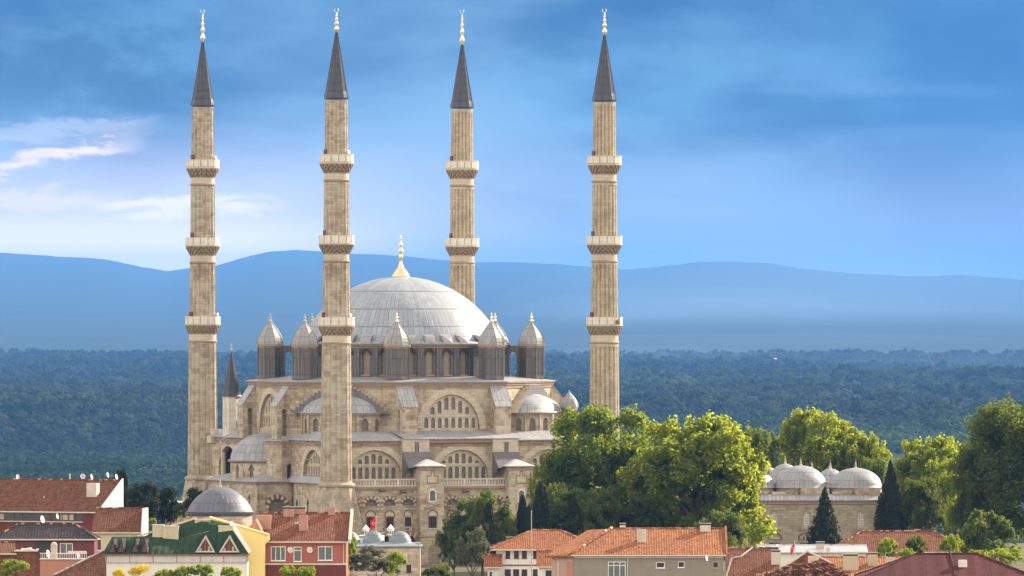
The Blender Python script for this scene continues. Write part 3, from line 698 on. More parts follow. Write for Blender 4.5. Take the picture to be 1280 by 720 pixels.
# ---- qibla side: apse with half dome, corner block, low wing
def qibla():
    zw = 12.35; m = MB(); v0 = V(367, UQ); u_l = U(321, v0); vk = V(259, u_l)
    poly = [(u_l, v0), (UQ - .3, v0), (UQ - .3, 18), (u_l, 18)]
    hx = U(346.5, v0); hz0 = Z(643, hx, v0)
    kv = V(311.5, u_l); kx = -kv
    key = lambda x, z: [(x - .32, z), (x + .32, z), (x + .32, z + 1.0), (x + .52, z + 1.3), (x + .3, z + 1.75), (x, z + 2.2), (x - .3, z + 1.75), (x - .52, z + 1.3), (x - .32, z + 1.0)]
    kz = Z(634, u_l, kv)
    m.T = Matrix.Translation((0, v0, 0)); m.panel([(u_l, 0), (UQ - .3, 0), (UQ - .3, zw), (u_l, zw)], [arch(hx, 2.7, hz0, hz0 + 1.0, hz0 + 2.35, 8, .05)], .5)
    m.T = rotz(R(-90), (u_l, 0, 0)); m.panel([(-vk, 0), (-v0, 0), (-v0, zw), (-vk, zw)], [key(kx, kz)], .5); m.T = Matrix.Identity(4)
    m.box(u_l, UQ, vk - .5, vk, 0, zw - .01)
    m.box(u_l - .15, UQ, v0 - .15, v0 + .01, zw - .3, zw, 1); m.box(u_l - .15, u_l + .01, v0, vk, zw - .3, zw, 1)
    # niches on the short wall by the minaret
    m.T = rotz(R(-90), (UQ - .32, 0, 0))
    o = m.build('wing_wall', ['stone', 'cornice_stone'], mosque)
    g = MB(); g.T = Matrix.Translation((0, v0, 0)); ring(g, hx, hz0 + 1.0, 1.36, 1.95, 13, .08, (0, 1), 1.0)
    g.T = Matrix.Translation((0, v0 + .45, 0)); g.sheet(arch(hx, 2.8, hz0 - .1, hz0 + 1.0, hz0 + 2.4, 8, .05), 0, 2); g.build('arched_window', ['stone_pale', 'brown_stone', 'glass_dull'], mosque)
    g = MB(); g.T = rotz(R(-90), (u_l + .4, 0, 0)); g.sheet([(kx - .6, kz - .1), (kx + .6, kz - .1), (kx + .6, kz + 2.4), (kx - .6, kz + 2.4)]); g.build('keyhole_window', 'glass_dull', mosque)
    for px in (371.5, 385, 397.5):
        q = MB(); vv = V(px, UQ - .3); z = Z(640, UQ, vv); q.T = rotz(R(-90), (UQ - .36, 0, 0))
        q.panel([(x, z_) for x, z_ in [(-vv - 1.0, z - .2), (-vv + 1.0, z - .2), (-vv + 1.0, z + 1.6), (-vv, z + 3.3), (-vv - 1.0, z + 1.6)]], [key(-vv, z)], .06, 0, 0)
        q.T = rotz(R(-90), (UQ - .315, 0, 0)); q.sheet(key(-vv, z), 0, 1)
        q.build('keyhole_window', ['stone_pale', 'shadow_recess'], mosque)
    r = MB(); e = .45
    r.prism([(u_l - e, v0 - e), (UQ, v0 - e), (UQ, vk + e), (u_l - e, vk + e)], zw, zw + .12); r.prism([(u_l - e, v0 - e), (UQ, v0 - e), (UQ, vk + e), (u_l - e, vk + e)], zw + .12, zw + 1.25, 0, [(u_l + 4, v0 + 5), (UQ, v0 + 5), (UQ, vk - 2), (u_l + 4, vk - 2)])
    r.prism([(UQ - .75, VG), (UQ, VG), (UQ, v0), (UQ - .75, v0)], zw - .05, zw + .1); r.prism([(UQ - .75, VG), (UQ + 1, VG), (UQ + 1, v0 + 1), (UQ - .75, v0 + 1)], zw + .1, zw + 1.0, 0, [(UQ - .02, VG), (UQ + 1, VG), (UQ + 1, v0 + 1), (UQ - .02, v0 + 1)])
    r.build('wing_roof', 'lead', mosque)
    # corner block in front of the apse
    vb = -9.6; ul = U(345, vb); c = MB(); zt = 18.55
    xw = U(362.5, vb); nz0, nz1 = Z(598, xw, vb), Z(580, xw, vb)
    ch = .9
    c.T = Matrix.Translation((0, vb, 0)); c.panel([(ul + ch, 12), (UQ, 12), (UQ, zt), (ul + ch, zt)], [arch(xw, .95, nz0, nz1 - .5, nz1, 6)], .5)
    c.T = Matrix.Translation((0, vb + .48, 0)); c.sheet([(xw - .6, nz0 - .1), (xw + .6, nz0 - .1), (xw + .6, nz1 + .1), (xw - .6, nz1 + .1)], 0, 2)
    c.T = Matrix.Identity(4)
    c.add([(ul, vb + ch, 12), (ul + ch, vb, 12), (ul + ch, vb, zt), (ul, vb + ch, zt), (ul, -4.5, 12), (ul, -4.5, zt), (UQ, -4.5, 12), (UQ, -4.5, zt)], [(0, 1, 2, 3), (4, 0, 3, 5), (6, 4, 5, 7)], 0)
    pl = [(ul - .1, vb + ch - .1), (ul + ch - .1, vb - .1), (UQ, vb - .1), (UQ, -4.4), (ul - .1, -4.4)]
    c.prism(pl, zt - .5, zt - .2, 1); c.prism([(x - .15, y - .15) for x, y in pl], zt - .02, zt + .12, 3); c.prism([(x - .1, y - .1) for x, y in pl], zt + .12, zt + 1.0, 3, [(ul + 2.5, vb + 2.5), (ul + 2.6, vb + 2.4), (UQ, vb + 2.4), (UQ, -5), (ul + 2.5, -5)])
    c.build('corner_block', ['stone', 'cornice_stone', 'shadow_recess', 'lead'], mosque)
    # apse
    ac = (-22.1, 0); ra = 5.65; a = MB(); ze = 15.45; nf = 12; gls = []
    for i in range(nf):
        A, B = 2 * math.pi * i / nf, 2 * math.pi * (i + 1) / nf
        x0, y0 = ac[0] + ra * math.cos(A), ac[1] + ra * math.sin(A); x1, y1 = ac[0] + ra * math.cos(B), ac[1] + ra * math.sin(B)
        if (x0 + x1) / 2 > UQ + .5: continue
        w = math.hypot(x1 - x0, y1 - y0); a.T = rotz(math.atan2(y1 - y0, x1 - x0), (x0, y0, 0))
        a.panel([(0, 12.3), (w, 12.3), (w, ze), (0, ze)], [[(x, z) for x, z in key(w / 2, 12.9)]], .35)
        gl = MB(); gls.append(gl); gl.T = a.T @ Matrix.Translation((0, .3, 0)); gl.sheet([(w / 2 - .6, 12.8), (w / 2 + .6, 12.8), (w / 2 + .6, 15.2), (w / 2 - .6, 15.2)])
    a.T = Matrix.Identity(4); a.lathe([(ra + .05, ze - .25), (ra + .3, ze - .1), (ra + .3, ze + .02), (.5, ze + .03)], 36, ac, mi=1)
    o = a.build('apse_wall', ['stone', 'cornice_stone'], mosque); [gl.build('pane', 'glass_dull', o) for gl in gls]
    d = MB(); d.lathe([(ra + .35, 0), (ra + .3, .12)] + [(max(.02, (ra - .1) * math.cos(t)), .15 + 4.1 * math.sin(t)) for t in [math.pi / 2 * i / 12 for i in range(13)]], 48)
    d.build('apse_dome', 'lead_small_dome', mosque, (ac[0], ac[1], ze + .03), smooth=True)
    # parapet corner, slim corner shaft and slit window at the far corner
    p = MB(); vc = 24.5
    for i in range(9):
        px = 266 + i * 4.6; x = U(px, vc); p.box(x - .26, x + .26, vc, vc + .3, ZE + .2, ZE + 1.25, i % 2)
    p.box(U(264, vc), U(305, vc), vc + .05, vc + .25, ZE - .4, ZE + 1.1, 1); p.box(U(264, vc), U(283, vc), vc, vc + 2, ZE - .9, ZE + .2, 1)
    p.build('parapet', ['marble', 'stone_pale'], mosque)
    s = MB(); x = U(279.5, 22); s.lathe([(.42, 12), (.42, 17.5), (.62, 17.7), (.62, 18.3), (.4, 18.5)], 12, (x, 22)); s.build('corner_shaft', 'stone_pale', mosque, smooth=False)
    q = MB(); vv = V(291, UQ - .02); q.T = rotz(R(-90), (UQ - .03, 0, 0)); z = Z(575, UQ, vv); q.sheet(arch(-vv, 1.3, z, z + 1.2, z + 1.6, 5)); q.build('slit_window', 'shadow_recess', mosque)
qibla()

# ---- small turrets: spired one on the far left corner, onion-capped one on the right corner
def small_turrets():
    x, y = U(289.3, 20.5), 20.5
    root = bpy.data.objects.new('corner_turret', None); link(root, mosque); root.location = (x, y, 0)
    zb = Z(495.5, x, y); m = MB(); m.lathe([(1.42, 18.5), (1.42, zb - .25), (1.5, zb - .2), (1.5, zb)], 8, a0=R(10)); m.build('turret_wall', 'marble', root)
    c = MB(); c.lathe([(1.68, 0), (1.6, .18), (1.5, .5), (.02, Z(437, x, y) - zb)], 8, a0=R(10)); cp = c.build('spire', 'lead_spire', root, (0, 0, zb))
    f = MB(); h = Z(437, x, y) - zb; f.lathe([(.06, h - .4), (.2, h), (.08, h + .3), (.15, h + .5), (.02, h + 1.1)], 8); f.build('finial', 'stone_pale', cp)
    x, y = U(711.5, -17), -17
    root = bpy.data.objects.new('corner_turret', None); link(root, mosque); root.location = (x, y, 0)
    zb = Z(514.5, x, y); m = MB(); m.lathe([(1.18, 18.5), (1.18, zb - .3), (1.35, zb - .15), (1.35, zb)], 8, a0=R(22.5)); m.box(-.3, -.1, -1.2, -1.05, zb - 3, zb - 1, 1); m.build('turret_wall', ['stone', 'shadow_recess'], root)
    c = MB(); pr = [(.95, 0), (1.3, .3), (1.42, .75), (1.38, 1.2), (1.05, 1.9), (.55, 2.5), (.2, 2.9), (.04, 3.35)]; c.lathe(pr, 8, a0=R(22.5)); c.build('onion_cap', 'lead_cap', root, (0, 0, zb))
small_turrets()

# ------------------------------------------------------------------ minarets
def minaret(u, v, label, fluted, tip, yaw=0.):
    Xw = XC + u * CT - v * ST_; Yw = YC + u * ST_ + v * CT
    root = thing('minaret', label, 'minaret', (Xw, Yw, 0), TH + yaw, 'the four tall minarets of the mosque')
    st = 'stone_fluted' if fluted else 'stone_minaret'
    zb = (62.1, 49.9, 37.55); zc = 70.4
    def rf(a, z):
        if fluted:
            t = (a * 18 / (2 * math.pi)) % 1; return 1 - .13 * math.exp(-((t - .5) / .17) ** 2)
        t = (a * 16 / (2 * math.pi)) % 1 - .5; return 1 / math.cos(R(11.25) * 2 * t * .98) * (1 - .018 * (1 if abs(t) > .42 else 0) ) + (.04 if abs(t) > .42 else 0) - .02 - (.03 if .28 < abs(t) < .40 else 0)
    n = 18 * 8 if fluted else 16 * 8
    m = MB()
    secs = [(12.6, zb[2] - 4.0, 2.36, 2.17), (zb[2] - 1, zb[1] - 3.9, 2.05, 1.98), (zb[1] - 1, zb[0] - 3.9, 1.93, 1.86), (zb[0] - 1, zc - .1, 1.77, 1.68)]
    for z0, z1, r0, r1 in secs:
        q = .9 if fluted else .3
        m.lathe([(r0 * .93, z0), (r0 * .93, z0 + .05)], 32)
        plain = [(r0, z0), (r0, z0 + q)]
        zz = [z0 + q + (z1 - q * .6 - z0 - q) * i / 6 for i in range(7)]
        m.lathe([(r0 + (r1 - r0) * i / 6, z) for i, z in enumerate(zz)], n, rf=rf)
        m.lathe([(r0 * 1.0, z0), (r0 * 1.0, z0 + q)], 48); m.lathe([(r1 * 1.0, z1 - q * .6), (r1 * 1.0, z1)], 48)
    shaft = m.build('shaft', st, root, cyl=2.0)
    p = MB()
    r0 = 2.62
    octb = lambda r: [(r * math.cos(R(22.5 + 45 * i)), r * math.sin(R(22.5 + 45 * i))) for i in range(8)]
    p.prism(octb(5.0), 0, 5.2, 0, octb(4.1)); p.prism(octb(4.1), 5.2, 12.0, 0, octb(2.7)); p.lathe([(2.6, 11.95), (2.85, 12.05), (2.9, 12.3), (2.6, 12.5), (2.4, 12.65)], 32)
    p.build('plinth', st, root)
    for i, zt in enumerate(zb):
        rs = (1.8, 1.9, 2.1)[i]; rb = (2.62, 2.72, 2.78)[i]
        b = MB(); b.lathe([(rs + .03, zt - 3.75), (rs + .03, zt - 2.7)], 24)
        b.lathe([(rs, zt - 4.1), (rs + .2, zt - 4.0), (rs + .22, zt - 3.85), (rs + .05, zt - 3.72)], 24, mi=1)
        b.lathe([(rb - .12, zt - 1.42), (rb + .02, zt - 1.38), (rb + .02, zt - 1.2), (rs, zt - 1.18)], 32)
        bal = b.build('balcony', ['stone_pale', 'cornice_stone'], root)
        cb = MB(); tiers = 4
        for t in range(tiers):
            z = zt - 2.75 + t * 1.33 / tiers; rr = rs + (rb - .1 - rs) * ((t + 1) / tiers) ** .9; nn = 20
            cb.lathe([(rs + (rb - rs) * (t / tiers) - .05, z - .02), (rs + (rb - rs) * ((t + .55) / tiers), z + 1.33 / tiers)], 24)
            for j in range(nn):
                an = 2 * math.pi * (j + (t % 2) * .5) / nn; cb.T = Matrix.Rotation(an, 4, 'Z'); wd = math.pi * rr / nn * .62
                cb.add([(rs - .1, -wd, z + .14), (rs - .1, wd, z + .14), (rr, wd, z + .16), (rr, -wd, z + .16), (rr - .05, 0, z - .1), (rs - .1, -wd, z + .335), (rs - .1, wd, z + .335), (rr, wd, z + .335), (rr, -wd, z + .335)],
                       [(3, 2, 7, 8), (0, 3, 8, 5), (2, 1, 6, 7), (3, 4, 2), (0, 4, 3), (2, 4, 1), (5, 8, 7, 6)])
        cb.T = Matrix.Identity(4); cb.build('corbels', ['stone_shaded'], bal)
        q = MB(); nn = 14; rp = rb
        for j in range(nn):
            a0_, a1_ = 2 * math.pi * j / nn, 2 * math.pi * (j + 1) / nn
            missing = fluted == 2 and i == 2 and j == 11
            x0, y0, x1, y1 = rp * math.cos(a0_), rp * math.sin(a0_), rp * math.cos(a1_), rp * math.sin(a1_); w = math.hypot(x1 - x0, y1 - y0)
            q.T = rotz(math.atan2(y1 - y0, x1 - x0), (x0, y0, 0))
            if not missing: q.box(.10, w - .10, 0, .12, zt - 1.14, zt - .06, 0)
            q.box(-.05, .05, .02, .15, zt - 1.18, zt + .02, 1)
            if not missing: q.box(.06, w - .06, -.03, .14, zt - .1, zt, 0)
        q.build('parapet', ['marble', 'stone_pale'], bal)
        d = MB(); d.T = Matrix.Rotation(R(200) - TH, 4, 'Z'); d.box(rs - .15, rs + .12, -.4, .4, zt - 1.1, zt + .75); d.build('balcony_door', 'brown_wood', root)
        if not fluted and i != 1:
            d = MB(); d.T = Matrix.Rotation(R(330) - TH, 4, 'Z'); d.tube([(rs, 0, zt + .3), (rs + .45, 0, zt + .35)], [.08, .28], 8); d.build('loudspeaker', 'white_paint', root)
    s = MB(); h = 10.3
    s.lathe([(1.72, 0), (1.9, .12), (1.9, .3), (1.78, .75), (1.62, 1.3), (.12, h)], 12, a0=R(15))
    for j in range(12):
        an = R(15 + 30 * j); s.tube([(1.9 * math.cos(an), 1.9 * math.sin(an), .3), (1.63 * math.cos(an), 1.63 * math.sin(an), 1.3), (.12 * math.cos(an), .12 * math.sin(an), h)], .035, 4)
    sp = s.build('spire', 'lead_spire', root, (0, 0, zc))
    f = MB(); k = (tip - zc - h) / 4.4; pr = [(.14, -.3), (.16, 0), (.34, .25), (.36, .5), (.16, .85), (.13, 1.05), (.29, 1.35), (.29, 1.5), (.12, 1.8), (.1, 1.95), (.24, 2.2), (.1, 2.5), (.08, 2.65), (.18, 2.85), (.06, 3.1), (.05, 3.5)]
    f.lathe([(r_ * 1.1, h + z * k) for r_, z in pr], 12)
    cr = [(.32 * math.cos(R(-90 + t)), .05, h + 3.85 * k + .34 * math.sin(R(-90 + t))) for t in range(-140, 141, 20)]
    f.tube(cr, [.02 + .05 * math.sin(math.pi * i / 14) for i in range(15)], 5)
    f.build('finial', 'gold', sp, smooth=True)
    return root
minaret(-21.8, -30, 'tall stone minaret in front of the dome, hiding its left edge', 0, 84.3)
minaret(-21.8, 29.9, 'tall stone minaret at the far left, with patches of pale new blocks', 0, 86.0, .2)
minaret(21.8, -30, 'tall fluted minaret rising from the green trees right of the dome', 2, 84.8)
minaret(21.8, 30, 'tall fluted minaret standing behind the dome', 1, 86.5)
# ------------------------------------------------------------------ land
def interp(x, pts):
    if x <= pts[0][0]: return pts[0][1]
    for (a, b), (c, d) in zip(pts, pts[1:]):
        if x <= c:
            t = (x - a) / (c - a); return b + (d - b) * t
    return pts[-1][1]
CREST = [(-400, 330), (0, 317), (60, 321), (130, 325), (180, 335), (210, 339), (240, 336), (270, 333), (300, 324), (335, 316), (370, 314), (410, 316), (450, 319), (500, 321), (550, 326), (600, 328),
         (650, 329), (700, 331), (740, 335), (790, 338), (830, 333), (870, 329), (920, 328), (960, 330), (1000, 336), (1050, 341), (1100, 344), (1150, 346), (1200, 344), (1280, 350), (1700, 356)]
BASEZ = [(0, 38.8), (300, 20), (800, -6), (1200, -4), (1420, 0), (1600, 0), (1900, -16), (3000, -70), (5000, -93), (15000, -98), (22500, -102), (40000, -100)]
YM = 68000.
def height(px, Y):
    x = (px - 640) * Y / F
    z = interp(Y, BASEZ)
    if Y > 4500:
        k = min(1, (Y - 4500) / 2000)
        q = Vector((x / 1500, Y / 1150, 3.3)); a = noise.fractal(q, .9, 2.0, 4)
        ridge = 1 - abs(noise.noise(Vector((x / 2600 + 7, Y / 1300, 1.7)))) * 2
        z += k * (15 * a + 7 * ridge + 17 * noise.noise(Vector((x / 3600 + 3, Y / 1900, 8.8)))) * interp(Y, [(4500, .5), (8500, 1.7), (13000, 1.3), (22500, .35)])
        if Y < 22500: z += k * 4.5 * noise.noise(Vector((x / 70, Y / 210, 6.1)))
    if Y > 22000:
        t = min(1, (Y - 22000) / (YM - 22000)); t = t * t * (3 - 2 * t)
        zc = CZ - (interp(px, CREST) + 1.0 * noise.fractal(Vector((px / 45, 0, 5)), 1, 2, 5) - HY) * YM / F
        g = noise.fractal(Vector((px / 110, Y / 11000, 9)), .9, 2.1, 3)
        z = z * (1 - t) + zc * t + g * 4 * t * (1 - t) * 2.4
    if Y > YM: z -= (Y - YM) * .02
    return z
def land():
    Ys = [0, 100, 300, 600, 900, 1150, 1250, 1350, 1420, 1500, 1600, 1750, 1900, 2300, 3000, 3700] + list(np.geomspace(4500, 22000, 120)) + list(np.geomspace(22500, 72000, 80)) + [80000]
    pxs = list(np.linspace(-2600, -300, 40)) + list(np.linspace(-290, 1570, 330)) + list(np.linspace(1580, 3900, 40))
    vs = []
    for Y in Ys:
        if Y < 1900:   # near ground is a plain rectangle, far ground fans out with distance
            vs += [((p - 640) * .17, Y, interp(Y, BASEZ)) for p in pxs]
        else: vs += [((p - 640) * max(Y, 1900) / F if Y >= 1900 else 0, Y, height(p, Y)) for p in pxs]
    n = len(pxs); fs = [(j * n + i, j * n + i + 1, (j + 1) * n + i + 1, (j + 1) * n + i) for j in range(len(Ys) - 1) for i in range(n - 1)]
    m = MB(); m.v = vs; m.f = fs; m.m = [0] * len(fs)
    b = NB('land'); ob = b.co('Object', (1, 1, 1)); g = b.N.new('ShaderNodeSeparateXYZ'); t = b.N.new('ShaderNodeNewGeometry'); b.L.new(t.outputs[0], g.inputs[0])
    near = b.mix(b.mr(b.noise(ob, .12, 6), .4, .6), (.10, .10, .045), (.16, .15, .10))
    far = b.mix(b.mr(b.noise(b.co('Object', (.0006, .0022, 0)), 1, 6, .6), .45, .6), (.014, .028, .008), (.05, .062, .02))
    mt = b.mix(b.mr(b.noise(b.co('Object', (.0012, .0006, .01)), 1, 7, .62), .45, .58), (.028, .046, .040), (.034, .052, .043))
    c = b.mix(b.mr(g.outputs[1], 2200, 4500), near, far); c = b.mix(b.mr(g.outputs[1], 21500, 23000), c, mt)
    b.set(b.p.inputs['Base Color'], c); b.p.inputs['Roughness'].default_value = .95; b.p.inputs['Specular IOR Level'].default_value = .05
    o = m.build('ground', 'land', uv=False, smooth=True); o['kind'] = 'structure'
land()

def forest():
    rr = random.Random(11); pts, rad = [], []
    cols = np.arange(-190, 1470, 3.3)
    Ys = np.geomspace(5000, 22300, 950)
    for c in cols:
        best = 1e9; last = 1e9; lastY = 0
        for Y in Ys:
            z = height(c, float(Y)); py = HY + (CZ - z) * F / Y
            if py < best + .6:
                best = min(best, py)
                if last - py > (1.5 if py > 470 else 1.0) or (Y - lastY > 420 and py < last):
                    last = py; lastY = Y
                    q = c + rr.uniform(-2.2, 2.2); y2 = Y + rr.uniform(-15, 15)
                    cl = noise.noise(Vector((q / 60., Y / 500, 2)))
                    if interp(q, [(1090, 0), (1108, 1), (1142, 1), (1160, 0)]) > .5 and 566 < py < 590 : continue
                    if noise.noise(Vector((q / 34., Y / 900, 12))) > .46 and py < 520 and q > 760: continue
                    r = rr.choice((1.3, 1.7, 2.2, 2.7) if Y < 9300 + 900 * cl else (2.0, 2.6, 3.6, 5.0, 8.5)) * rr.uniform(.85, 1.15) * (1.25 + cl * .8) * interp(py, [(440, .5), (490, .8), (540, 1)]) * Y / F
                    pts.append(((q - 640) * y2 / F, y2, z + r * .15)); rad.append(r)
    me = bpy.data.meshes.new('forest'); me.from_pydata(pts, [], []); me.update()
    at = me.attributes.new('rad', 'FLOAT', 'POINT'); at.data.foreach_set('value', rad)
    o = bpy.data.objects.new('distant_forest', me); link(o); o['kind'] = 'stuff'
    o['label'] = 'hazy dark green woodland covering the plain behind the mosque'; o['category'] = 'forest'
    b = NB('far_foliage'); oi = b.N.new('ShaderNodeObjectInfo'); g = b.N.new('ShaderNodeNewGeometry')
    n = b.noise(g.outputs[0], .0016, 5); n2 = b.noise(g.outputs[0], .0004, 3); c = b.mix(b.mr(n, .42, .58), (.014, .026, .005), (.052, .068, .011)); sy = b.N.new('ShaderNodeSeparateXYZ'); b.L.new(g.outputs[0], sy.inputs[0]); c = b.mix(b.mr(n2, .45, .58, 0, .6), c, (.022, .030, .014)); c = b.mix(b.mr(b.math('MULTIPLY_ADD', n2, 2600., sy.outputs[1]), 10300, 10700), b.mix(b.mr(n, .4, .6), (.018, .034, .005), (.05, .075, .010)), b.mix(.45, c, (.018, .024, .014)))
    hs = b.N.new('ShaderNodeHueSaturation'); b.L.new(c, hs.inputs['Color']); b.L.new(b.mr(oi.outputs['Random'], 0, 1, .45, 1.7), hs.inputs['Value'])
    b.set(b.p.inputs['Base Color'], hs.outputs[0]); b.p.inputs['Roughness'].default_value = .9; b.p.inputs['Specular IOR Level'].default_value = .05
    me.materials.append(MATS['far_foliage'])
    ng = bpy.data.node_groups.new('forest', 'GeometryNodeTree')
    ng.interface.new_socket('Geometry', in_out='INPUT', socket_type='NodeSocketGeometry'); ng.interface.new_socket('Geometry', in_out='OUTPUT', socket_type='NodeSocketGeometry')
    N, L = ng.nodes, ng.links; gi, go = N.new('NodeGroupInput'), N.new('NodeGroupOutput')
    ico = N.new('GeometryNodeMeshIcoSphere'); ico.inputs['Radius'].default_value = 1; ico.inputs['Subdivisions'].default_value = 4
    sp = N.new('GeometryNodeSetPosition'); nz = N.new('ShaderNodeTexNoise'); nz.inputs['Scale'].default_value = 1.9; nz.inputs['Detail'].default_value = 3
    mp = N.new('ShaderNodeMath'); mp.operation = 'MULTIPLY_ADD'; L.new(nz.outputs[0], mp.inputs[0]); mp.inputs[1].default_value = 1.7; mp.inputs[2].default_value = -.85
    nm = N.new('GeometryNodeInputNormal'); sc = N.new('ShaderNodeVectorMath'); sc.operation = 'SCALE'; L.new(nm.outputs[0], sc.inputs[0]); L.new(mp.outputs[0], sc.inputs['Scale'])
    L.new(ico.outputs['Mesh'], sp.inputs['Geometry']); L.new(sc.outputs[0], sp.inputs['Offset'])
    smt = N.new('GeometryNodeSetMaterial'); smt.inputs['Material'].default_value = MATS['far_foliage']; L.new(sp.outputs[0], smt.inputs[0])
    ip = N.new('GeometryNodeInstanceOnPoints'); L.new(gi.outputs[0], ip.inputs['Points']); L.new(smt.outputs[0], ip.inputs['Instance'])
    rv = N.new('FunctionNodeRandomValue'); rv.data_type = 'FLOAT_VECTOR'; rv.inputs[0].default_value = (0, 0, 0); rv.inputs[1].default_value = (6.28, 6.28, 6.28)
    L.new(rv.outputs[0], ip.inputs['Rotation'])
    na = N.new('GeometryNodeInputNamedAttribute'); na.data_type = 'FLOAT'; na.inputs['Name'].default_value = 'rad'
    L.new(na.outputs[0], ip.inputs['Scale']); L.new(ip.outputs[0], go.inputs[0])
    md = o.modifiers.new('forest', 'NODES'); md.node_group = ng
    print('forest crowns', len(pts))
forest()

HAZE = 2.0e-5
def haze():
    m = MB(); m.v = [(x, y, z) for z in (-150, 375) for y, w in ((-60, 1400), (84000, 34000)) for x in (-w, w)]
    m.f = [(0, 2, 3, 1), (4, 5, 7, 6), (0, 1, 5, 4), (2, 6, 7, 3), (0, 4, 6, 2), (1, 3, 7, 5)]; m.m = [0] * 6
    mt = bpy.data.materials.new('haze'); mt.use_nodes = True; N = mt.node_tree.nodes; N.remove(N['Principled BSDF'])
    v = N.new('ShaderNodeVolumePrincipled'); v.inputs['Color'].default_value = (.12, .365, .90, 1); v.inputs['Density'].default_value = HAZE; v.inputs['Anisotropy'].default_value = 0
    mt.node_tree.links.new(v.outputs[0], N['Material Output'].inputs['Volume']); MATS['haze'] = mt
    o = m.build('haze', 'haze', uv=False); o['kind'] = 'stuff'
haze()
def mist_banks():
    # low banks of mist lying over the far plain: lens-shaped bodies of thin even vapour
    mt = bpy.data.materials.new('mist'); mt.use_nodes = True; N = mt.node_tree.nodes; N.remove(N['Principled BSDF'])
    v = N.new('ShaderNodeVolumePrincipled'); v.inputs['Color'].default_value = (.45, .66, .95, 1); v.inputs['Density'].default_value = 1.8e-5
    mt.node_tree.links.new(v.outputs[0], N['Material Output'].inputs['Volume']); MATS['mist'] = mt
    for px, py, Y, w, hgt, dep in ((980, 448, 26500, 420, 34, 3300), (830, 462, 19000, 230, 30, 2600), (1180, 470, 17500, 260, 34, 2400), (120, 446, 25500, 330, 15, 2800), (690, 444, 27000, 300, 18, 2600), (1020, 396, 36000, 420, 95, 4200), (860, 415, 33000, 260, 60, 3600)):
     for sc_ in (1., .74, .48):
        p = W(px, py, Y); s = Y / F; m = MB(); a, b, c = w * s * sc_, hgt * s * sc_, dep * sc_
        rows = 10; cols = 24; vs = [(0, 0, -b)]
        for i in range(1, rows):
            t = -math.pi / 2 + math.pi * i / rows
            for j in range(cols): q = 2 * math.pi * j / cols; vs.append((a * math.cos(t) * math.cos(q), c * math.cos(t) * math.sin(q), b * math.sin(t)))
        vs.append((0, 0, b)); n = len(vs) - 1
        fs = [(0, 1 + (j + 1) % cols, 1 + j) for j in range(cols)] + [(1 + i * cols + j, 1 + i * cols + (j + 1) % cols, 1 + (i + 1) * cols + (j + 1) % cols, 1 + (i + 1) * cols + j) for i in range(rows - 2) for j in range(cols)] + [(n, 1 + (rows - 2) * cols + j, 1 + (rows - 2) * cols + (j + 1) % cols) for j in range(cols)]
        m.add(vs, fs); o = m.build('mist', 'mist', loc=tuple(p), uv=False); o['kind'] = 'stuff'
mist_banks()

# far white buildings at the foot of the hills
def far_village():
    first = None
    spots = [(1041, 454.5, 9, 'long white building with one grey roof, leftmost of the far white ones on the plain'), (1047, 456.5, 6, 'low white building standing lowest of the far white ones on the plain'),
             (1051, 453.5, 5, 'small white building between its larger neighbours far out on the plain'), (1060, 455, 7, 'white building at the right end of the far cluster on the plain'),
             (969, 450.5, 4, 'lone tiny white building far out on the plain')]
    for px, py, w, lab in spots:
        Y = 19500.; p = W(px, py, Y); s = w * Y / F
        r = thing('far_building', lab, 'building', (p.x, p.y, p.z - 10), 0, 'white buildings far out on the plain')
        m = MB(); m.box(-s / 2, s / 2, 0, 14, 0, 10 + s * .12); m.build('wall', 'white_paint', r, uv=False)
        q = MB(); z = 10 + s * .12; q.add([(-s / 2, 0, z), (s / 2, 0, z), (s / 2, 14, z), (-s / 2, 14, z), (-s / 2, 7, z + 4), (s / 2, 7, z + 4)], [(0, 1, 5, 4), (2, 3, 4, 5), (0, 4, 3), (1, 2, 5)]); q.build('roof', 'dish_grey', r, uv=False)
far_village()

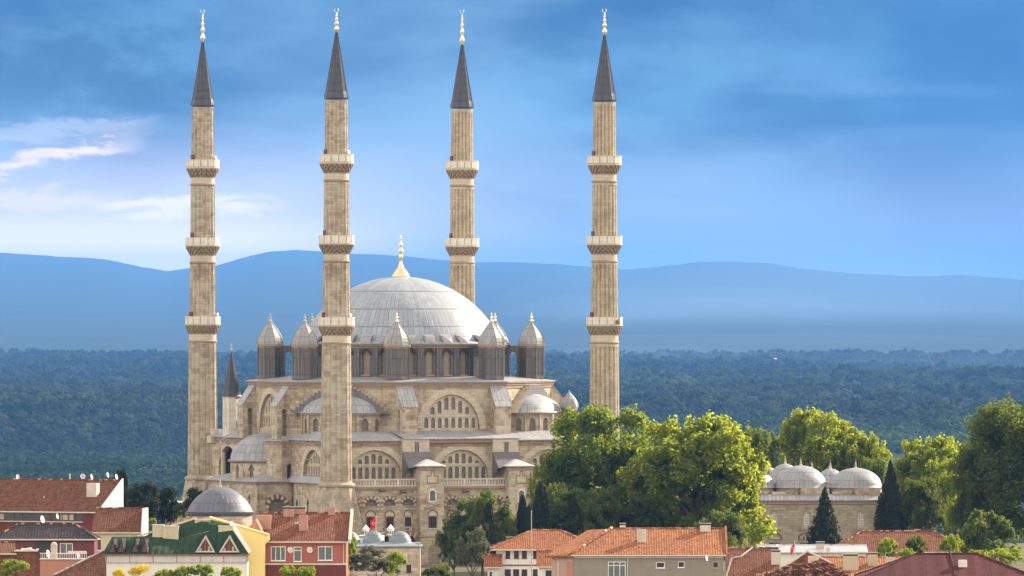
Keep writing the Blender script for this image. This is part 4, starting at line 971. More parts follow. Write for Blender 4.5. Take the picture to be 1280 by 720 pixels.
# ------------------------------------------------------------------ trees
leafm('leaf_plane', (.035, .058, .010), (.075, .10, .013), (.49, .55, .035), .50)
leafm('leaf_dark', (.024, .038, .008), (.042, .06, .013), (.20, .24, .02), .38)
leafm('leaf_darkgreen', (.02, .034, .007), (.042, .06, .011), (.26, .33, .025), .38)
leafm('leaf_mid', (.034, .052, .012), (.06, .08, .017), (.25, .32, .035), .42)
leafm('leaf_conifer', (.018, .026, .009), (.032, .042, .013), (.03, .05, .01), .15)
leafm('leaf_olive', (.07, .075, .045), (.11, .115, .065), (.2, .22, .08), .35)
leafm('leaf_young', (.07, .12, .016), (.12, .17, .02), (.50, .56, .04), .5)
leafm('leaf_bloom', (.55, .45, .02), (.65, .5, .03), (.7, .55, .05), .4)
flat('bark', (.09, .07, .05), .95)
def crown_mesh(name, mat, seed, nleaf, leaf, kind='broad', lobes=26):
    """unit crown: x, y in -1..1, z in 0..1; leaf = leaf size in crown half-widths"""
    g = np.random.default_rng(seed)
    if kind == 'broad':
        C, S = [], []
        for i in range(lobes):
            t = g.uniform(0, 2 * np.pi); h = g.uniform(.12, .9); rmax = .80 * np.sqrt(max(0, 1 - ((h - .42) / .62) ** 2)); r = rmax * g.uniform(.35, 1) ** .6
            C.append((r * np.cos(t), r * np.sin(t), h)); S.append(g.uniform(.17, .34))
        C.append((0.05, 0, .84)); S.append(.24); C.append((0, 0, .5)); S.append(.5)
        C, S = np.array(C), np.array(S)
        # secondary clumps on the surface of every lobe
        cc, ss = [], []
        for c, s in zip(C, S):
            for _ in range(int(16 + 60 * s)):
                d = g.normal(size=3); d /= np.linalg.norm(d)
                if d[2] < -.6: d[2] *= -.4
                cc.append(c + d * s * g.uniform(.6, 1.12) * (1, 1, ZR[0] * 1.12)); ss.append(g.uniform(.045, .10))
        cc, ss = np.array(cc), np.array(ss)
    elif kind == 'cone':
        K = 2600; h = g.uniform(0, 1, K) ** 1.35; t = g.uniform(0, 2 * np.pi, K); r = (1 - h) ** .85 * g.uniform(.5, 1.02, K) ** .5 * np.where(g.uniform(0, 1, K) < .12, 1.16, 1); r *= np.where(h < .08, .8, 1)
        r = r * (1 + .13 * np.sin(3 * t + 9 * h) + .09 * np.sin(7 * t - 23 * h) + .08 * np.sin(41 * h)); cc = np.stack([r * np.cos(t), r * np.sin(t), h * .96 + .02], 1); ss = .03 + .045 * (1 - h) * g.uniform(.5, 1.4, K)
    elif kind == 'column':
        K = 900; h = g.uniform(0, 1, K); t = g.uniform(0, 2 * np.pi, K); r = np.sqrt(np.clip(1 - h ** 2.6, 0, 1)) * (.6 + .5 * np.minimum(1, h * 5)) * g.uniform(.7, 1.0, K)
        cc = np.stack([r * np.cos(t), r * np.sin(t), h], 1); ss = g.uniform(.06, .13, K)
    elif kind == 'fir':
        K = 380; lv = np.floor(g.uniform(0, 1, K) ** 1.2 * 13); h = lv / 13; t = g.uniform(0, 2 * np.pi, K); q = g.uniform(.1, 1, K); r = (1 - h) * q * (1 + .25 * np.sin(lv * 2.3 + t * 2))
        cc = np.stack([r * np.cos(t), r * np.sin(t), h * .95 + .04 - q * .03], 1); ss = .035 + .05 * (1 - h) * g.uniform(.6, 1.2, K)
    core = kind in ('cone', 'column')
    idx = g.choice(len(cc), nleaf, p=(ss ** 2) / (ss ** 2).sum())
    d = g.normal(size=(nleaf, 3)); d /= np.linalg.norm(d, axis=1)[:, None]; rad = g.uniform(.3, 1, nleaf) ** .5
    zs = 1. if kind == 'broad' else .35
    P = cc[idx] + d * (ss[idx] * rad)[:, None] * (1, 1, zs * .75)
    nrm = d * .8 + g.normal(size=(nleaf, 3)) * .55 + (0, 0, .25); nrm /= np.linalg.norm(nrm, axis=1)[:, None]
    a = np.cross(nrm, g.normal(size=(nleaf, 3))); a /= np.linalg.norm(a, axis=1)[:, None]; b = np.cross(nrm, a)
    L = leaf * g.uniform(.6, 1.3, nleaf)[:, None]; zz = np.array((1, 1, ZR[0]))
    q = [(-a * L * .5), (b * L * .34), (a * L * .5), (-b * L * .34)]
    vs = np.stack([P + k * zz for k in q], 1).reshape(-1, 3)
    if core:     # dense inner mass of twigs, so that no light shows through the middle
        m = MB(); hh = [i / 14 for i in range(15)]
        m.lathe([(.02, .0)] + [(max(.01, (.80 * (1 - h) ** .9 if kind == 'cone' else .74 * math.sqrt(max(0, 1 - h ** 2.6)) * min(1, .6 + h * 2.5))), h * .93 + .01) for h in hh], 16, rf=lambda a, z: 1 + .1 * math.sin(5 * a + 31 * z))
        cv, cf = m.v, m.f
    me = bpy.data.meshes.new(name)
    if core:
        allv = [tuple(p) for p in vs] + cv; fs = [(4 * i, 4 * i + 1, 4 * i + 2, 4 * i + 3) for i in range(nleaf)] + [tuple(q + nleaf * 4 for q in f) for f in cf]
        me.from_pydata(allv, [], fs); me.update(); me.materials.append(MATS[mat]); return me
    me.vertices.add(nleaf * 4); me.vertices.foreach_set('co', vs.ravel())
    me.loops.add(nleaf * 4); me.loops.foreach_set('vertex_index', np.arange(nleaf * 4)); me.polygons.add(nleaf)
    me.polygons.foreach_set('loop_start', np.arange(0, nleaf * 4, 4)); me.polygons.foreach_set('loop_total', np.full(nleaf, 4)); me.update(calc_edges=True)
    me.materials.append(MATS[mat]); return me
ZR = [.55]
def trunk_mesh(kind, seed, h0=.16):
    m = MB(); r = random.Random(seed)
    m.tube([(0, 0, 0), (.01, .01, h0), (0.02, 0, h0 + .2), (.02, .02, .8)], [.05, .038, .03, .008], 8)
    if kind == 'broad':
        for i in range(9):
            t = 6.28 * i / 9 + r.uniform(-.3, .3); z = r.uniform(h0, .5); l = r.uniform(.35, .7)
            m.tube([(0.01, 0, z), (l * .5 * math.cos(t), l * .5 * math.sin(t), z + .14), (l * math.cos(t), l * math.sin(t), z + .24)], [.02, .013, .004], 5)
    me = bpy.data.meshes.new('trunk'); me.from_pydata(m.v, [], m.f); me.materials.append(MATS['bark']); me.update(); return me
CR = {}
def species(key, mat, seed, n, leaf, kind, lobes=26, zr=.55):
    ZR[0] = zr; CR[key] = (crown_mesh('crown', mat, seed, n, leaf, kind, lobes), trunk_mesh('broad' if kind == 'broad' else 'cone', seed))
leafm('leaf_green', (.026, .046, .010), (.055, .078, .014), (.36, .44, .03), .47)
species('greenA', 'leaf_green', 21, 36000, .056, 'broad', 36, .5); species('greenB', 'leaf_green', 22, 36000, .056, 'broad', 30, .42); species('planeC', 'leaf_plane', 23, 36000, .056, 'broad', 28, .42); species('darkC', 'leaf_darkgreen', 24, 60000, .05, 'broad', 80, .38)
species('planeA', 'leaf_plane', 1, 36000, .056, 'broad', 34); species('planeB', 'leaf_plane', 2, 36000, .056, 'broad', 30)
species('darkA', 'leaf_dark', 3, 34000, .056, 'broad', 30); species('midA', 'leaf_mid', 4, 34000, .05, 'broad', 24); species('midB', 'leaf_mid', 14, 34000, .05, 'broad', 20)
species('cone', 'leaf_conifer', 5, 60000, .05, 'cone', zr=.3); species('column', 'leaf_conifer', 6, 24000, .12, 'column', zr=.2); species('fir', 'leaf_conifer', 7, 15000, .07, 'fir', zr=.3)
species('olive', 'leaf_olive', 8, 12000, .07, 'broad', 14); species('young', 'leaf_young', 9, 9000, .085, 'broad', 14); species('bushy', 'leaf_mid', 10, 9000, .09, 'broad', 12)
species('darkB', 'leaf_conifer', 13, 36000, .06, 'broad', 30, .5); species('bloom', 'leaf_bloom', 15, 2600, .12, 'broad', 10)
def tree(key, px, ytop, wpx, ybot, Y, label, cat='tree', name='tree', group=None, rz=None, depth=1., bend=.55):
    """crown from ytop to ybot (rows of the photograph), wpx wide, standing at distance Y; trunk goes down to the ground"""
    top = W(px, ytop, Y); z0 = W(px, ybot, Y).z; g = interp(Y, BASEZ); s = Y / F; hw = wpx * s / 2
    z0 = max(z0, g + .3); H = top.z - z0
    r = thing(name, label, cat, (top.x, Y, g), rnd.uniform(0, 6.28) if rz is None else rz, group)
    cm, tm = CR[key]
    c = bpy.data.objects.new('crown', cm); link(c, r); c.location = (0, 0, z0 - g); c.scale = (hw, hw * depth, H)
    t = bpy.data.objects.new('trunk', tm); link(t, r); t.scale = (hw * .9, hw * .9, top.z - g)
    return r
GT = 'broadleaf trees around the mosque'
T_ = [
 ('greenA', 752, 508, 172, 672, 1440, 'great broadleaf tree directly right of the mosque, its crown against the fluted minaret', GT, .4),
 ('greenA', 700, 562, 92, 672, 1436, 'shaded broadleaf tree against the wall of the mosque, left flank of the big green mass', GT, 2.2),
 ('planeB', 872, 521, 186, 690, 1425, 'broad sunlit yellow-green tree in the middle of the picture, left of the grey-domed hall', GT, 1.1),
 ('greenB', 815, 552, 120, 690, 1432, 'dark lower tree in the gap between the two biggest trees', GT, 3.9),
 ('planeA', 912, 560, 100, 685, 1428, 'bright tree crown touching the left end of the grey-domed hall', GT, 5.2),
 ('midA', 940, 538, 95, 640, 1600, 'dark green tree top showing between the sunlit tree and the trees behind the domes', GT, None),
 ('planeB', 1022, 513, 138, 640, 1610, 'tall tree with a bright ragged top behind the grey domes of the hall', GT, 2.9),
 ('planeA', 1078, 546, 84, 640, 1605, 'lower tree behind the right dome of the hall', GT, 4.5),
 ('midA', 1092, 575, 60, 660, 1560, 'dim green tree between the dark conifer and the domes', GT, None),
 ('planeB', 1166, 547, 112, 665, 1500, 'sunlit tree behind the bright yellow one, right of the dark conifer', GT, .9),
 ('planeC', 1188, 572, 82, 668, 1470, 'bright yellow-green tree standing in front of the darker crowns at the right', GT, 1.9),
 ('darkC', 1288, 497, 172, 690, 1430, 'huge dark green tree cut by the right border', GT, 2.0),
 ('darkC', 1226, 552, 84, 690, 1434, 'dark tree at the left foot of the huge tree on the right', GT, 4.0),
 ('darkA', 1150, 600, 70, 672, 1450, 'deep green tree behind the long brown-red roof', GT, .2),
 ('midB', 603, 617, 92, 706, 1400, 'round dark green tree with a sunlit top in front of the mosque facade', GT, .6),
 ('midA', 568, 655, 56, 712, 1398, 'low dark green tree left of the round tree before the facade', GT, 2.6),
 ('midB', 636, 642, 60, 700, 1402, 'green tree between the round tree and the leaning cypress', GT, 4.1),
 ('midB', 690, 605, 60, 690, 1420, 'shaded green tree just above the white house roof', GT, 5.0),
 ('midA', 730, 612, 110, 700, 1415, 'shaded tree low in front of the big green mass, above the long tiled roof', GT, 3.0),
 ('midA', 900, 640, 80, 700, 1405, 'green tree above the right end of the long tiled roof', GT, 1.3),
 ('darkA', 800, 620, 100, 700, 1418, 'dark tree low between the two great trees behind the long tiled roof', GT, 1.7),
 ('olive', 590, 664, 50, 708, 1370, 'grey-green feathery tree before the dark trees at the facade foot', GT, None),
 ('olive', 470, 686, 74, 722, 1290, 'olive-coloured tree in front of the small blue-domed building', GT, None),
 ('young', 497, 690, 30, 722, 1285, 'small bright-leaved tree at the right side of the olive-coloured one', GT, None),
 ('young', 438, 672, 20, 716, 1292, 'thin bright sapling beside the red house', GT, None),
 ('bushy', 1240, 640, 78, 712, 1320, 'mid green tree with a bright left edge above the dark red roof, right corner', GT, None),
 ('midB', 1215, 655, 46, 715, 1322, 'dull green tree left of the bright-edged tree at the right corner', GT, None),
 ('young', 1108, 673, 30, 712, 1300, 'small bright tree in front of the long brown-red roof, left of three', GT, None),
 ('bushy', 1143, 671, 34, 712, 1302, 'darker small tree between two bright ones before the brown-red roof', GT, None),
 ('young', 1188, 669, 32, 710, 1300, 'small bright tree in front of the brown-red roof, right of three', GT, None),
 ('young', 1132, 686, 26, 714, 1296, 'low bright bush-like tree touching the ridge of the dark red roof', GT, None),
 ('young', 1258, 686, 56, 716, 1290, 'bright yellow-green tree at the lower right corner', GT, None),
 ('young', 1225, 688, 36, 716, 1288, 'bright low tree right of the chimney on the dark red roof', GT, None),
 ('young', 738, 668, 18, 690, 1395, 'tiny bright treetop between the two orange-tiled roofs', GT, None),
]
for k_, px, yt, w, yb, Y, lab, gr, rz in T_: tree(k_, px, yt, w, yb, Y, lab, 'tree', 'tree', gr, rz)
GC = 'dark conifers and cypresses'
for k_, px, yt, w, yb, Y, lab, nm in [
 ('cone', 1031, 607, 46, 690, 1395, 'dense dark cone-shaped conifer in front of the grey-domed hall', 'conifer'),
 ('cone', 1113, 573, 46, 672, 1420, 'tall dark pointed conifer at the right end of the grey-domed hall', 'conifer'),
 ('fir', 1163, 617, 34, 672, 1400, 'thin brownish fir behind the long brown-red roof', 'fir'),
 ('fir', 1225, 652, 26, 716, 1310, 'small thin fir rising before the mid green trees near the right border', 'fir'),
 ('fir', 634, 614, 30, 690, 1410, 'dark layered fir in front of the right stair tower', 'fir'),
 ('column', 611, 628, 15, 700, 1396, 'narrow dark cypress in the middle of the round green trees', 'cypress'),
 ('column', 653, 619, 14, 690, 1400, 'narrow dark cypress between the fir and the white house roof', 'cypress'),
 ('column', 661, 632, 11, 690, 1399, 'short leaning cypress right beside the narrow one', 'cypress'),
 ('column', 676, 603, 22, 690, 1412, 'dark cypress against the shaded flank of the big green mass', 'cypress')]:
    tree(k_, px, yt, w, yb, Y, lab, 'conifer' if nm != 'cypress' else 'cypress', nm, GC)
GD = 'dark trees at the left'
for k_, px, yt, w, yb, Y, lab in [
 ('darkB', 151, 588, 22, 652, 1420, 'slim dark tree behind the white gable at the left'),
 ('darkB', 180, 604, 46, 655, 1400, 'round black-green tree between the white gable and the dark pair'),
 ('darkB', 207, 610, 40, 660, 1405, 'black-green tree beside the thin pale finial'),
 ('darkB', 245, 611, 34, 650, 1400, 'dark tree leaning against the foot of the leftmost minaret'),
 ('young', 190, 648, 14, 662, 1380, 'tiny bright shrub under the dark trees at the left'),
 ('bushy', 225, 628, 18, 650, 1398, 'small green tree between the pale domes at the left')]:
    tree(k_, px, yt, w, yb, Y, lab, 'tree', 'tree', GD)
GB = 'bright bushes along the bottom of the photo'
for px, yt, w, k_, lab in [(18, 700, 40, 'young', 'bright bush at the lower left corner'), (148, 712, 24, 'bloom', 'yellow flowering bush, small, below the low tiled roof'), (170, 708, 44, 'bloom', 'large yellow flowering bush in front of the white wall'),
    (205, 712, 34, 'young', 'green bush right beside the yellow flowering one'), (228, 708, 30, 'young', 'bright bush under the green roof, middle of the row'), (252, 706, 36, 'young', 'tallest bright bush under the green roof'), (288, 709, 30, 'young', 'bright bush below the right dormer of the green roof'),
    (360, 708, 26, 'young', 'bright bush at the foot of the red house, left one'), (382, 709, 30, 'young', 'bright bush at the foot of the red house, right one'), (545, 707, 46, 'bushy', 'rounded green bush below the church-like niche of the tower'.replace('church-like ', '')),
    (1180, 712, 30, 'young', 'low bright bush cut by the bottom edge, behind the dark red roof')]:
    Y = 1180 if px < 400 else 1330
    tree(k_, px, yt, w, yt + 26, Y, lab, 'bush', 'bush', GB)
# ------------------------------------------------------------------ houses
tiles('tile_brown', (.165, .058, .024), var=.45, dirt=.6); tiles('tile_red', (.23, .078, .034), .3, .36, .42, .6); tiles('tile_orange', (.36, .135, .050), .32, .46, .42, .5); tiles('tile_salmon', (.35, .125, .050), .3, .42, .34, .5)
tiles('tile_dull', (.22, .082, .038), .3, .38, .4, .6); tiles('tile_wine', (.075, .017, .014), 2.0, 3.0, .12, .1); tiles('slate', (.06, .05, .052), .4, .4, .25, .2); tiles('green_roof', (.018, .046, .018), .8, 4.0, .14, .1)
plaster('wall_white', (.76, .73, .68), .35); plaster('wall_cream', (.60, .53, .36), .4); plaster('wall_yellow', (.86, .68, .27), .18); plaster('wall_red', (.38, .125, .085), .5); plaster('wall_wine', (.16, .055, .058), .6)
plaster('wall_brickred', (.16, .045, .032), .6); plaster('wall_grey', (.29, .25, .20), .35); plaster('wall_pink', (.50, .33, .27), .3); plaster('wall_beige', (.52, .44, .33), .4); plaster('chimney_white', (.60, .55, .47), .5); plaster('chimney_red', (.44, .25, .19), .6)
plaster('wall_salmon', (.46, .22, .15), .3); plaster('panel_white', (.60, .55, .54), .5)
stone('brick_wall', (.24, .10, .055), .45, .6, .28, .12); stone('striped_wall', (.52, .42, .34), .35, .4, 1.4, .45)
def ridge(q, A, B, r=.12, ms=(0,), seed=1):
    """row of cap tiles bedded in mortar"""
    A, B = Vector(A), Vector(B); n = max(2, int((B - A).length / .42)); rr = random.Random(int(A.length * 97) + seed)
    for i in range(n):
        a, b = A.lerp(B, i / n), A.lerp(B, (i + 1.12) / n if i < n - 1 else 1); j = Vector((rr.uniform(-.03, .03), rr.uniform(-.03, .03), rr.uniform(-.03, .04)))
        q.tube([a + j, b + j], [r * 1.12, r * .9], 6, rr.choice(ms))
class House:
    def __init__(s, label, cat, px, py, Y, yaw, Wd, D, H, rise, roof, wall_m, roof_m, over=.35, name='house', group=None, cut=0.):
        p = W(px, py, Y); s.H, s.W, s.D, s.rise, s.roof = H, Wd, D, rise, roof; s.r = thing(name, label, cat, (p.x, p.y, p.z - H), R(yaw), group)
        m = MB(); t = H - .02
        if roof == 'gable': m.box(0, Wd, 0, D, 0, t); m.add([(0, 0, t), (0, D, t), (0, D / 2, t + rise), (Wd, 0, t), (Wd, D, t), (Wd, D / 2, t + rise)], [(0, 2, 1), (3, 4, 5)])
        elif roof == 'shed': m.prism([(0, 0), (Wd, 0), (Wd, D), (0, D)], 0, t); m.add([(0, 0, t), (cut, D, t), (cut, D, t + rise), (Wd, 0, t), (Wd, D, t), (Wd, D, t + rise)], [(0, 2, 1), (3, 4, 5), (1, 2, 5, 4)])
        else: m.box(0, Wd, 0, D, 0, t)
        s.wall = m.build('wall', wall_m, s.r)
        q = MB(); o = over; th = .13
        sl = rise / (D / 2) if roof in ('gable', 'hip') else rise / max(D, .1)
        dz = -o * sl
        if roof == 'gable': tops = [[(-o, -o, H + dz), (Wd + o, -o, H + dz), (Wd + o, D / 2, H + rise), (-o, D / 2, H + rise)], [(-o, D / 2, H + rise), (Wd + o, D / 2, H + rise), (Wd + o, D + o, H + dz), (-o, D + o, H + dz)]]
        elif roof == 'shed': tops = [[(-o, -o, H + dz), (Wd + o, -o, H + dz), (Wd + o, D, H + rise), (cut - (0 if cut else o), D, H + rise)]]
        elif roof == 'hip':
            a = min(D / 2, Wd / 2 - .3); e = [(-o, -o, H + dz), (Wd + o, -o, H + dz), (Wd + o, D + o, H + dz), (-o, D + o, H + dz)]; r0, r1 = (a, D / 2, H + rise), (Wd - a, D / 2, H + rise)
            tops = [[e[0], e[1], r1, r0], [e[1], e[2], r1], [e[2], e[3], r0, r1], [e[3], e[0], r0]]
        elif roof == 'flat': tops = [[(-o, -o, H), (Wd + o, -o, H), (Wd + o, D + o, H), (-o, D + o, H)]]
        for t_ in tops: q.add([(x, y, z + th) for x, y, z in t_], [tuple(range(len(t_)))], 0)
        lowv = [v for t_ in tops for v in t_]
        for t_ in tops:
            n = len(t_)
            for i in range(n):
                a_, b_ = t_[i], t_[(i + 1) % n]
                q.add([a_, b_, (b_[0], b_[1], b_[2] + th), (a_[0], a_[1], a_[2] + th)], [(0, 1, 2, 3)], 1)
            q.add(t_, [tuple(range(n))[::-1]], 1)
        rd = (H + rise + th)
        if roof == 'gable': ridge(q, (-o, D / 2, rd), (Wd + o, D / 2, rd), .12, (0, 0, 2, 3))
        if roof == 'shed': ridge(q, (cut - (0 if cut else o), D, rd), (Wd + o, D, rd), .13, (0, 2, 2, 3))
        if roof == 'hip':
            ridge(q, (a, D / 2, rd), (Wd - a, D / 2, rd), .13, (0, 0, 2, 3) if roof_m != 'tile_wine' else (0,))
            for c, r_ in ((0, (a, D / 2)), (3, (a, D / 2)), (1, (Wd - a, D / 2)), (2, (Wd - a, D / 2))): ridge(q, (e[c][0], e[c][1], e[c][2] + th), (*r_, rd), .13, (0, 0, 2, 3) if roof_m != 'tile_wine' else (0,))
        s.roofo = q.build('roof', [roof_m, 'concrete', roof_m if roof_m not in ('tile_orange',) else 'tile_salmon', 'chimney_red'], s.r); s.over = o; s.th = th
        if roof != 'flat':
            g = MB(); g.tube([(-o, -o - .08, H + dz + .02), (Wd + o, -o - .08, H + dz + .02)], .09, 6); g.build('gutter', 'chimney_white', s.r)
    def local(s, px, py, y=0.):
        """local x, z of the spot of the front wall (plane y) seen at this pixel"""
        yaw = s.r.rotation_euler.z; o = s.r.location; k = (px - 640) / F
        # o + (x cos - y sin, x sin + y cos)
        c, n = math.cos(yaw), math.sin(yaw)
        x = (k * (o.y + y * c) - o.x + y * n) / (c - k * n); Y = o.y + x * n + y * c
        return x, CZ - (py - HY) * Y / F - o.z
    def win(s, x0, y0, x1, y1, nx=2, fm='white_frame', gm='glass_grey', y=0., bar=None, nz=1):
        a, zt = s.local(x0, y0, y); b, zb = s.local(x1, y1, y); m = MB(); t = .09 if (b - a) > .9 else .07
        m.box(a, b, y - .07, y + .03, zb, zb + t); m.box(a, b, y - .07, y + .03, zt - t, zt); m.box(a, a + t, y - .07, y + .03, zb + t, zt - t); m.box(b - t, b, y - .07, y + .03, zb + t, zt - t)
        for i in range(1, nx): x = a + (b - a) * i / nx; m.box(x - t / 2, x + t / 2, y - .06, y + .03, zb + t, zt - t)
        if bar: z = zt - (zt - zb) * bar; m.box(a + t, b - t, y - .065, y + .03, z - t / 2, z + t / 2)
        m.box(a - .08, b + .08, y - .14, y + .02, zb - .07, zb)
        o = m.build('window', fm, s.r); g = MB(); g.box(a + t, b - t, y - .03, y + .01, zb + t, zt - t); g.build('pane', gm, o); return o
    def chim(s, x0, ytop, x1, ybase, yy, d=.7, wm='chimney_white', cap=True, pots=0):
        """chimney between two pixel columns; yy is how far back it stands"""
        a, zt = s.local(x0, ytop, yy); b, zb = s.local(x1, ybase, yy); m = MB(); m.box(a, b, yy, yy + d, zb - .8, zt, 0)
        if cap: m.box(a + .06, b - .06, yy + .06, yy + d - .06, zt, zt + .18, 2); m.box(a - .07, b + .07, yy - .07, yy + d + .07, zt + .18, zt + .27, 1)
        for i in range(pots): x = a + (b - a) * (i + .5) / pots; m.lathe([(.13, zt), (.1, zt + .5), (.13, zt + .55)], 8, (x, yy + d / 2), mi=1)
        return m.build('chimney', [wm, 'concrete', 'shadow_recess'], s.roofo)
    def add(s, name, mb, mats): return mb.build(name, mats, s.r)

# H1: big brown-tiled house at the far left with white gable
h = House('large old house with a long brown tiled roof and blazing white gable at far left', 'house', -80, 637.5, 1330, -24, 24.5, 7.2, 9, 4.0, 'shed', ['wall_brickred'], 'tile_brown', .3)
x_, _ = h.local(120, 640)
m = MB(); m.prism([(h.W + .31, -.5), (h.W + .5, -.5), (h.W + .5, h.D + .1), (h.W + .31, h.D + .1)], 0, h.H - .1); m.add([(h.W + .31, -.5, h.H - .1), (h.W + .31, h.D + .1, h.H - .1), (h.W + .31, h.D + .1, h.H + 4.4), (h.W + .5, -.5, h.H - .1), (h.W + .5, h.D + .1, h.H - .1), (h.W + .5, h.D + .1, h.H + 4.4)], [(0, 2, 1), (3, 4, 5), (0, 3, 5, 2), (1, 2, 5, 4)])
h.add('gable_wall', m, 'wall_white')
# balcony under the eaves: the shade of its recess is a flat dark band
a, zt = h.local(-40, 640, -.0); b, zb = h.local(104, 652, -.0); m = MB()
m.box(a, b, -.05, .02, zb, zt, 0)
for p in (18, 28, 53, 63, 78, 86, 94): xx, _ = h.local(p, 645); m.box(xx - .07, xx + .07, -.12, .0, zb, zt, 1)
for p0, p1 in ((0, 5), (76, 86), (87, 92)): xa, _ = h.local(p0, 645); xb, _ = h.local(p1, 645); m.box(xa, xb, -.09, .0, zb + .2, zt - .2, 2)
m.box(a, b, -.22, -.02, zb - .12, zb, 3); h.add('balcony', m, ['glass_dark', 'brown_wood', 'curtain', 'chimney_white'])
xa, za = h.local(87, 660); xb, zb2 = h.local(100, 668); m = MB(); m.box(xa, xb, -.12, 0, zb2, za); h.add('sign_board', m, 'wall_cream')
h.chim(108, 604, 120.5, 632, 3.2, 1.0, 'chimney_white', False); h.chim(92, 604, 101, 609, 7.2, .8, 'chimney_white'); h.chim(82, 603, 91, 606, 7.6, .6, 'chimney_white', True, 0)
h.chim(-4, 601, 12, 606, 7.4, .8, 'chimney_white'); h.chim(12, 603.5, 25, 606, 7.6, .5, 'chimney_white', False)
m = MB(); xx, zz = h.local(51, 632, 2); m.tube([(xx, 3, zz), (xx, 3, zz + 1.3)], .08, 6); xx, zz = h.local(87.5, 602, 8); m.tube([(xx, 8, zz), (xx, 8, zz + 1.1)], .1, 6); m.build('vent_pipe', 'dish_grey', h.roofo)
H1 = h
# H1b: lower wing with cream wall
h = House('lower cream-walled wing with a small brown tiled roof joined to the white gable', 'house', 117, 665, 1311, -4, 6.2, 5.0, 9, 3.0, 'shed', ['wall_cream'], 'tile_brown', .25)
m = MB(); m.prism([(h.W + .26, -.4), (h.W + .5, -.4), (h.W + .5, h.D + 1.6), (h.W + .26, h.D + 1.6)], 0, h.H + .2); m.prism([(h.W + .26, 1.2), (h.W + .5, 1.2), (h.W + .5, h.D + 1.6), (h.W + .26, h.D + 1.6)], h.H + .2, h.H + 3.15); m.add([(h.W + .26, -.4, h.H + .2), (h.W + .26, 1.2, h.H + 3.15), (h.W + .26, 1.2, h.H + .2), (h.W + .5, -.4, h.H + .2), (h.W + .5, 1.2, h.H + 3.15), (h.W + .5, 1.2, h.H + .2)], [(0, 2, 1), (3, 4, 5), (0, 1, 4, 3)]); h.add('side_wall', m, 'wall_white')
h.win(119, 674, 127, 688, 1, 'white_frame', 'brown_wood')
# H2: slate hip roof on wine walls
h = House('wine-red house under a low dark slate hip roof, lower left', 'house', -6, 673, 1290, -2, 13.2, 5.5, 8, 1.75, 'hip', ['wall_wine'], 'slate', .3)
h.win(75, 679, 91, 692, 2, 'white_frame', 'glass_grey'); m = MB(); a, z1 = h.local(44, 676.5); b, z0 = h.local(66, 699); m.box(a, b, -.03, .02, z0, z1); m.box(a, b, -.12, 0, z1 - .15, z1 - .05); h.add('balcony_opening', m, 'shadow_recess')
# H3: brick block with chimney, balcony, low tile roofs
h = House('small rough brick house with a broad white-topped brick stack at the lower left corner', 'house', -8, 692, 1235, 6, 2.6, 3.5, 7, 1.2, 'shed', ['brick_wall'], 'tile_brown', .3)
h.chim(20, 690, 48, 720, .2, 1.8, 'brick_wall', False); a, z1 = h.local(19, 688.5, -.05); b, _ = h.local(46, 690, -.05); m = MB(); m.box(a - .1, b + .1, 0, 2.3, z1 - .1, z1 + .06, 0); 
for i in range(9): x = a + (b - a) * rnd.random(); m.box(x, x + .35, .1 + rnd.random(), .9 + rnd.random() * .8, z1 + .05, z1 + .15 + .25 * rnd.random(), 1)
h.add('stack_top', m, ['chimney_white', 'wall_white'])
h = House('roof terrace house with a white railing and a low tile roof beyond the brick stack', 'house', 50, 700, 1260, 0, 6.2, 4, 7, .1, 'flat', ['wall_salmon'], 'concrete', .1)
m = MB(); H_ = h.H
for i in range(26): x = .1 + i * .235; m.box(x, x + .06, -.06, .0, H_ + .1, H_ + .85)
m.box(0, 6.1, -.08, .02, H_ + .82, H_ + .92); m.box(0, 6.1, -.08, .02, H_ + .08, H_ + .16); m.box(1.4, 2.2, 0, .6, H_ + .1, H_ + 2.0, 1); m.lathe([(.4, H_ + 2.0), (.3, H_ + 2.25), (.02, H_ + 2.35)], 10, (1.8, .3), mi=1); m.box(3.6, 6, .4, .7, H_ + .9, H_ + 1.15, 1); h.add('railing', m, ['wall_white', 'chimney_white'])
h = House('low brown-tiled roof slanting up towards the green-roofed building', 'house', 64, 722, 1222, 0, 7.0, 4, 6, 3.0, 'shed', ['brick_wall'], 'tile_brown', .1, cut=6.2)
m = MB(); ridge(m, (.1, .1, h.H + .2), (6.2, 4, h.H + 3.2), .12, (0, 1)); m.build('verge', ['chimney_white', 'concrete'], h.roofo)
m = MB(); m.add([(-.2, -.26, h.H - .1), (6.6, 3.9, h.H + 2.4), (6.6, 3.9, h.H + 2.62), (-.2, -.26, h.H + .15)], [(0, 1, 2, 3), (3, 2, 1, 0)]) if False else None
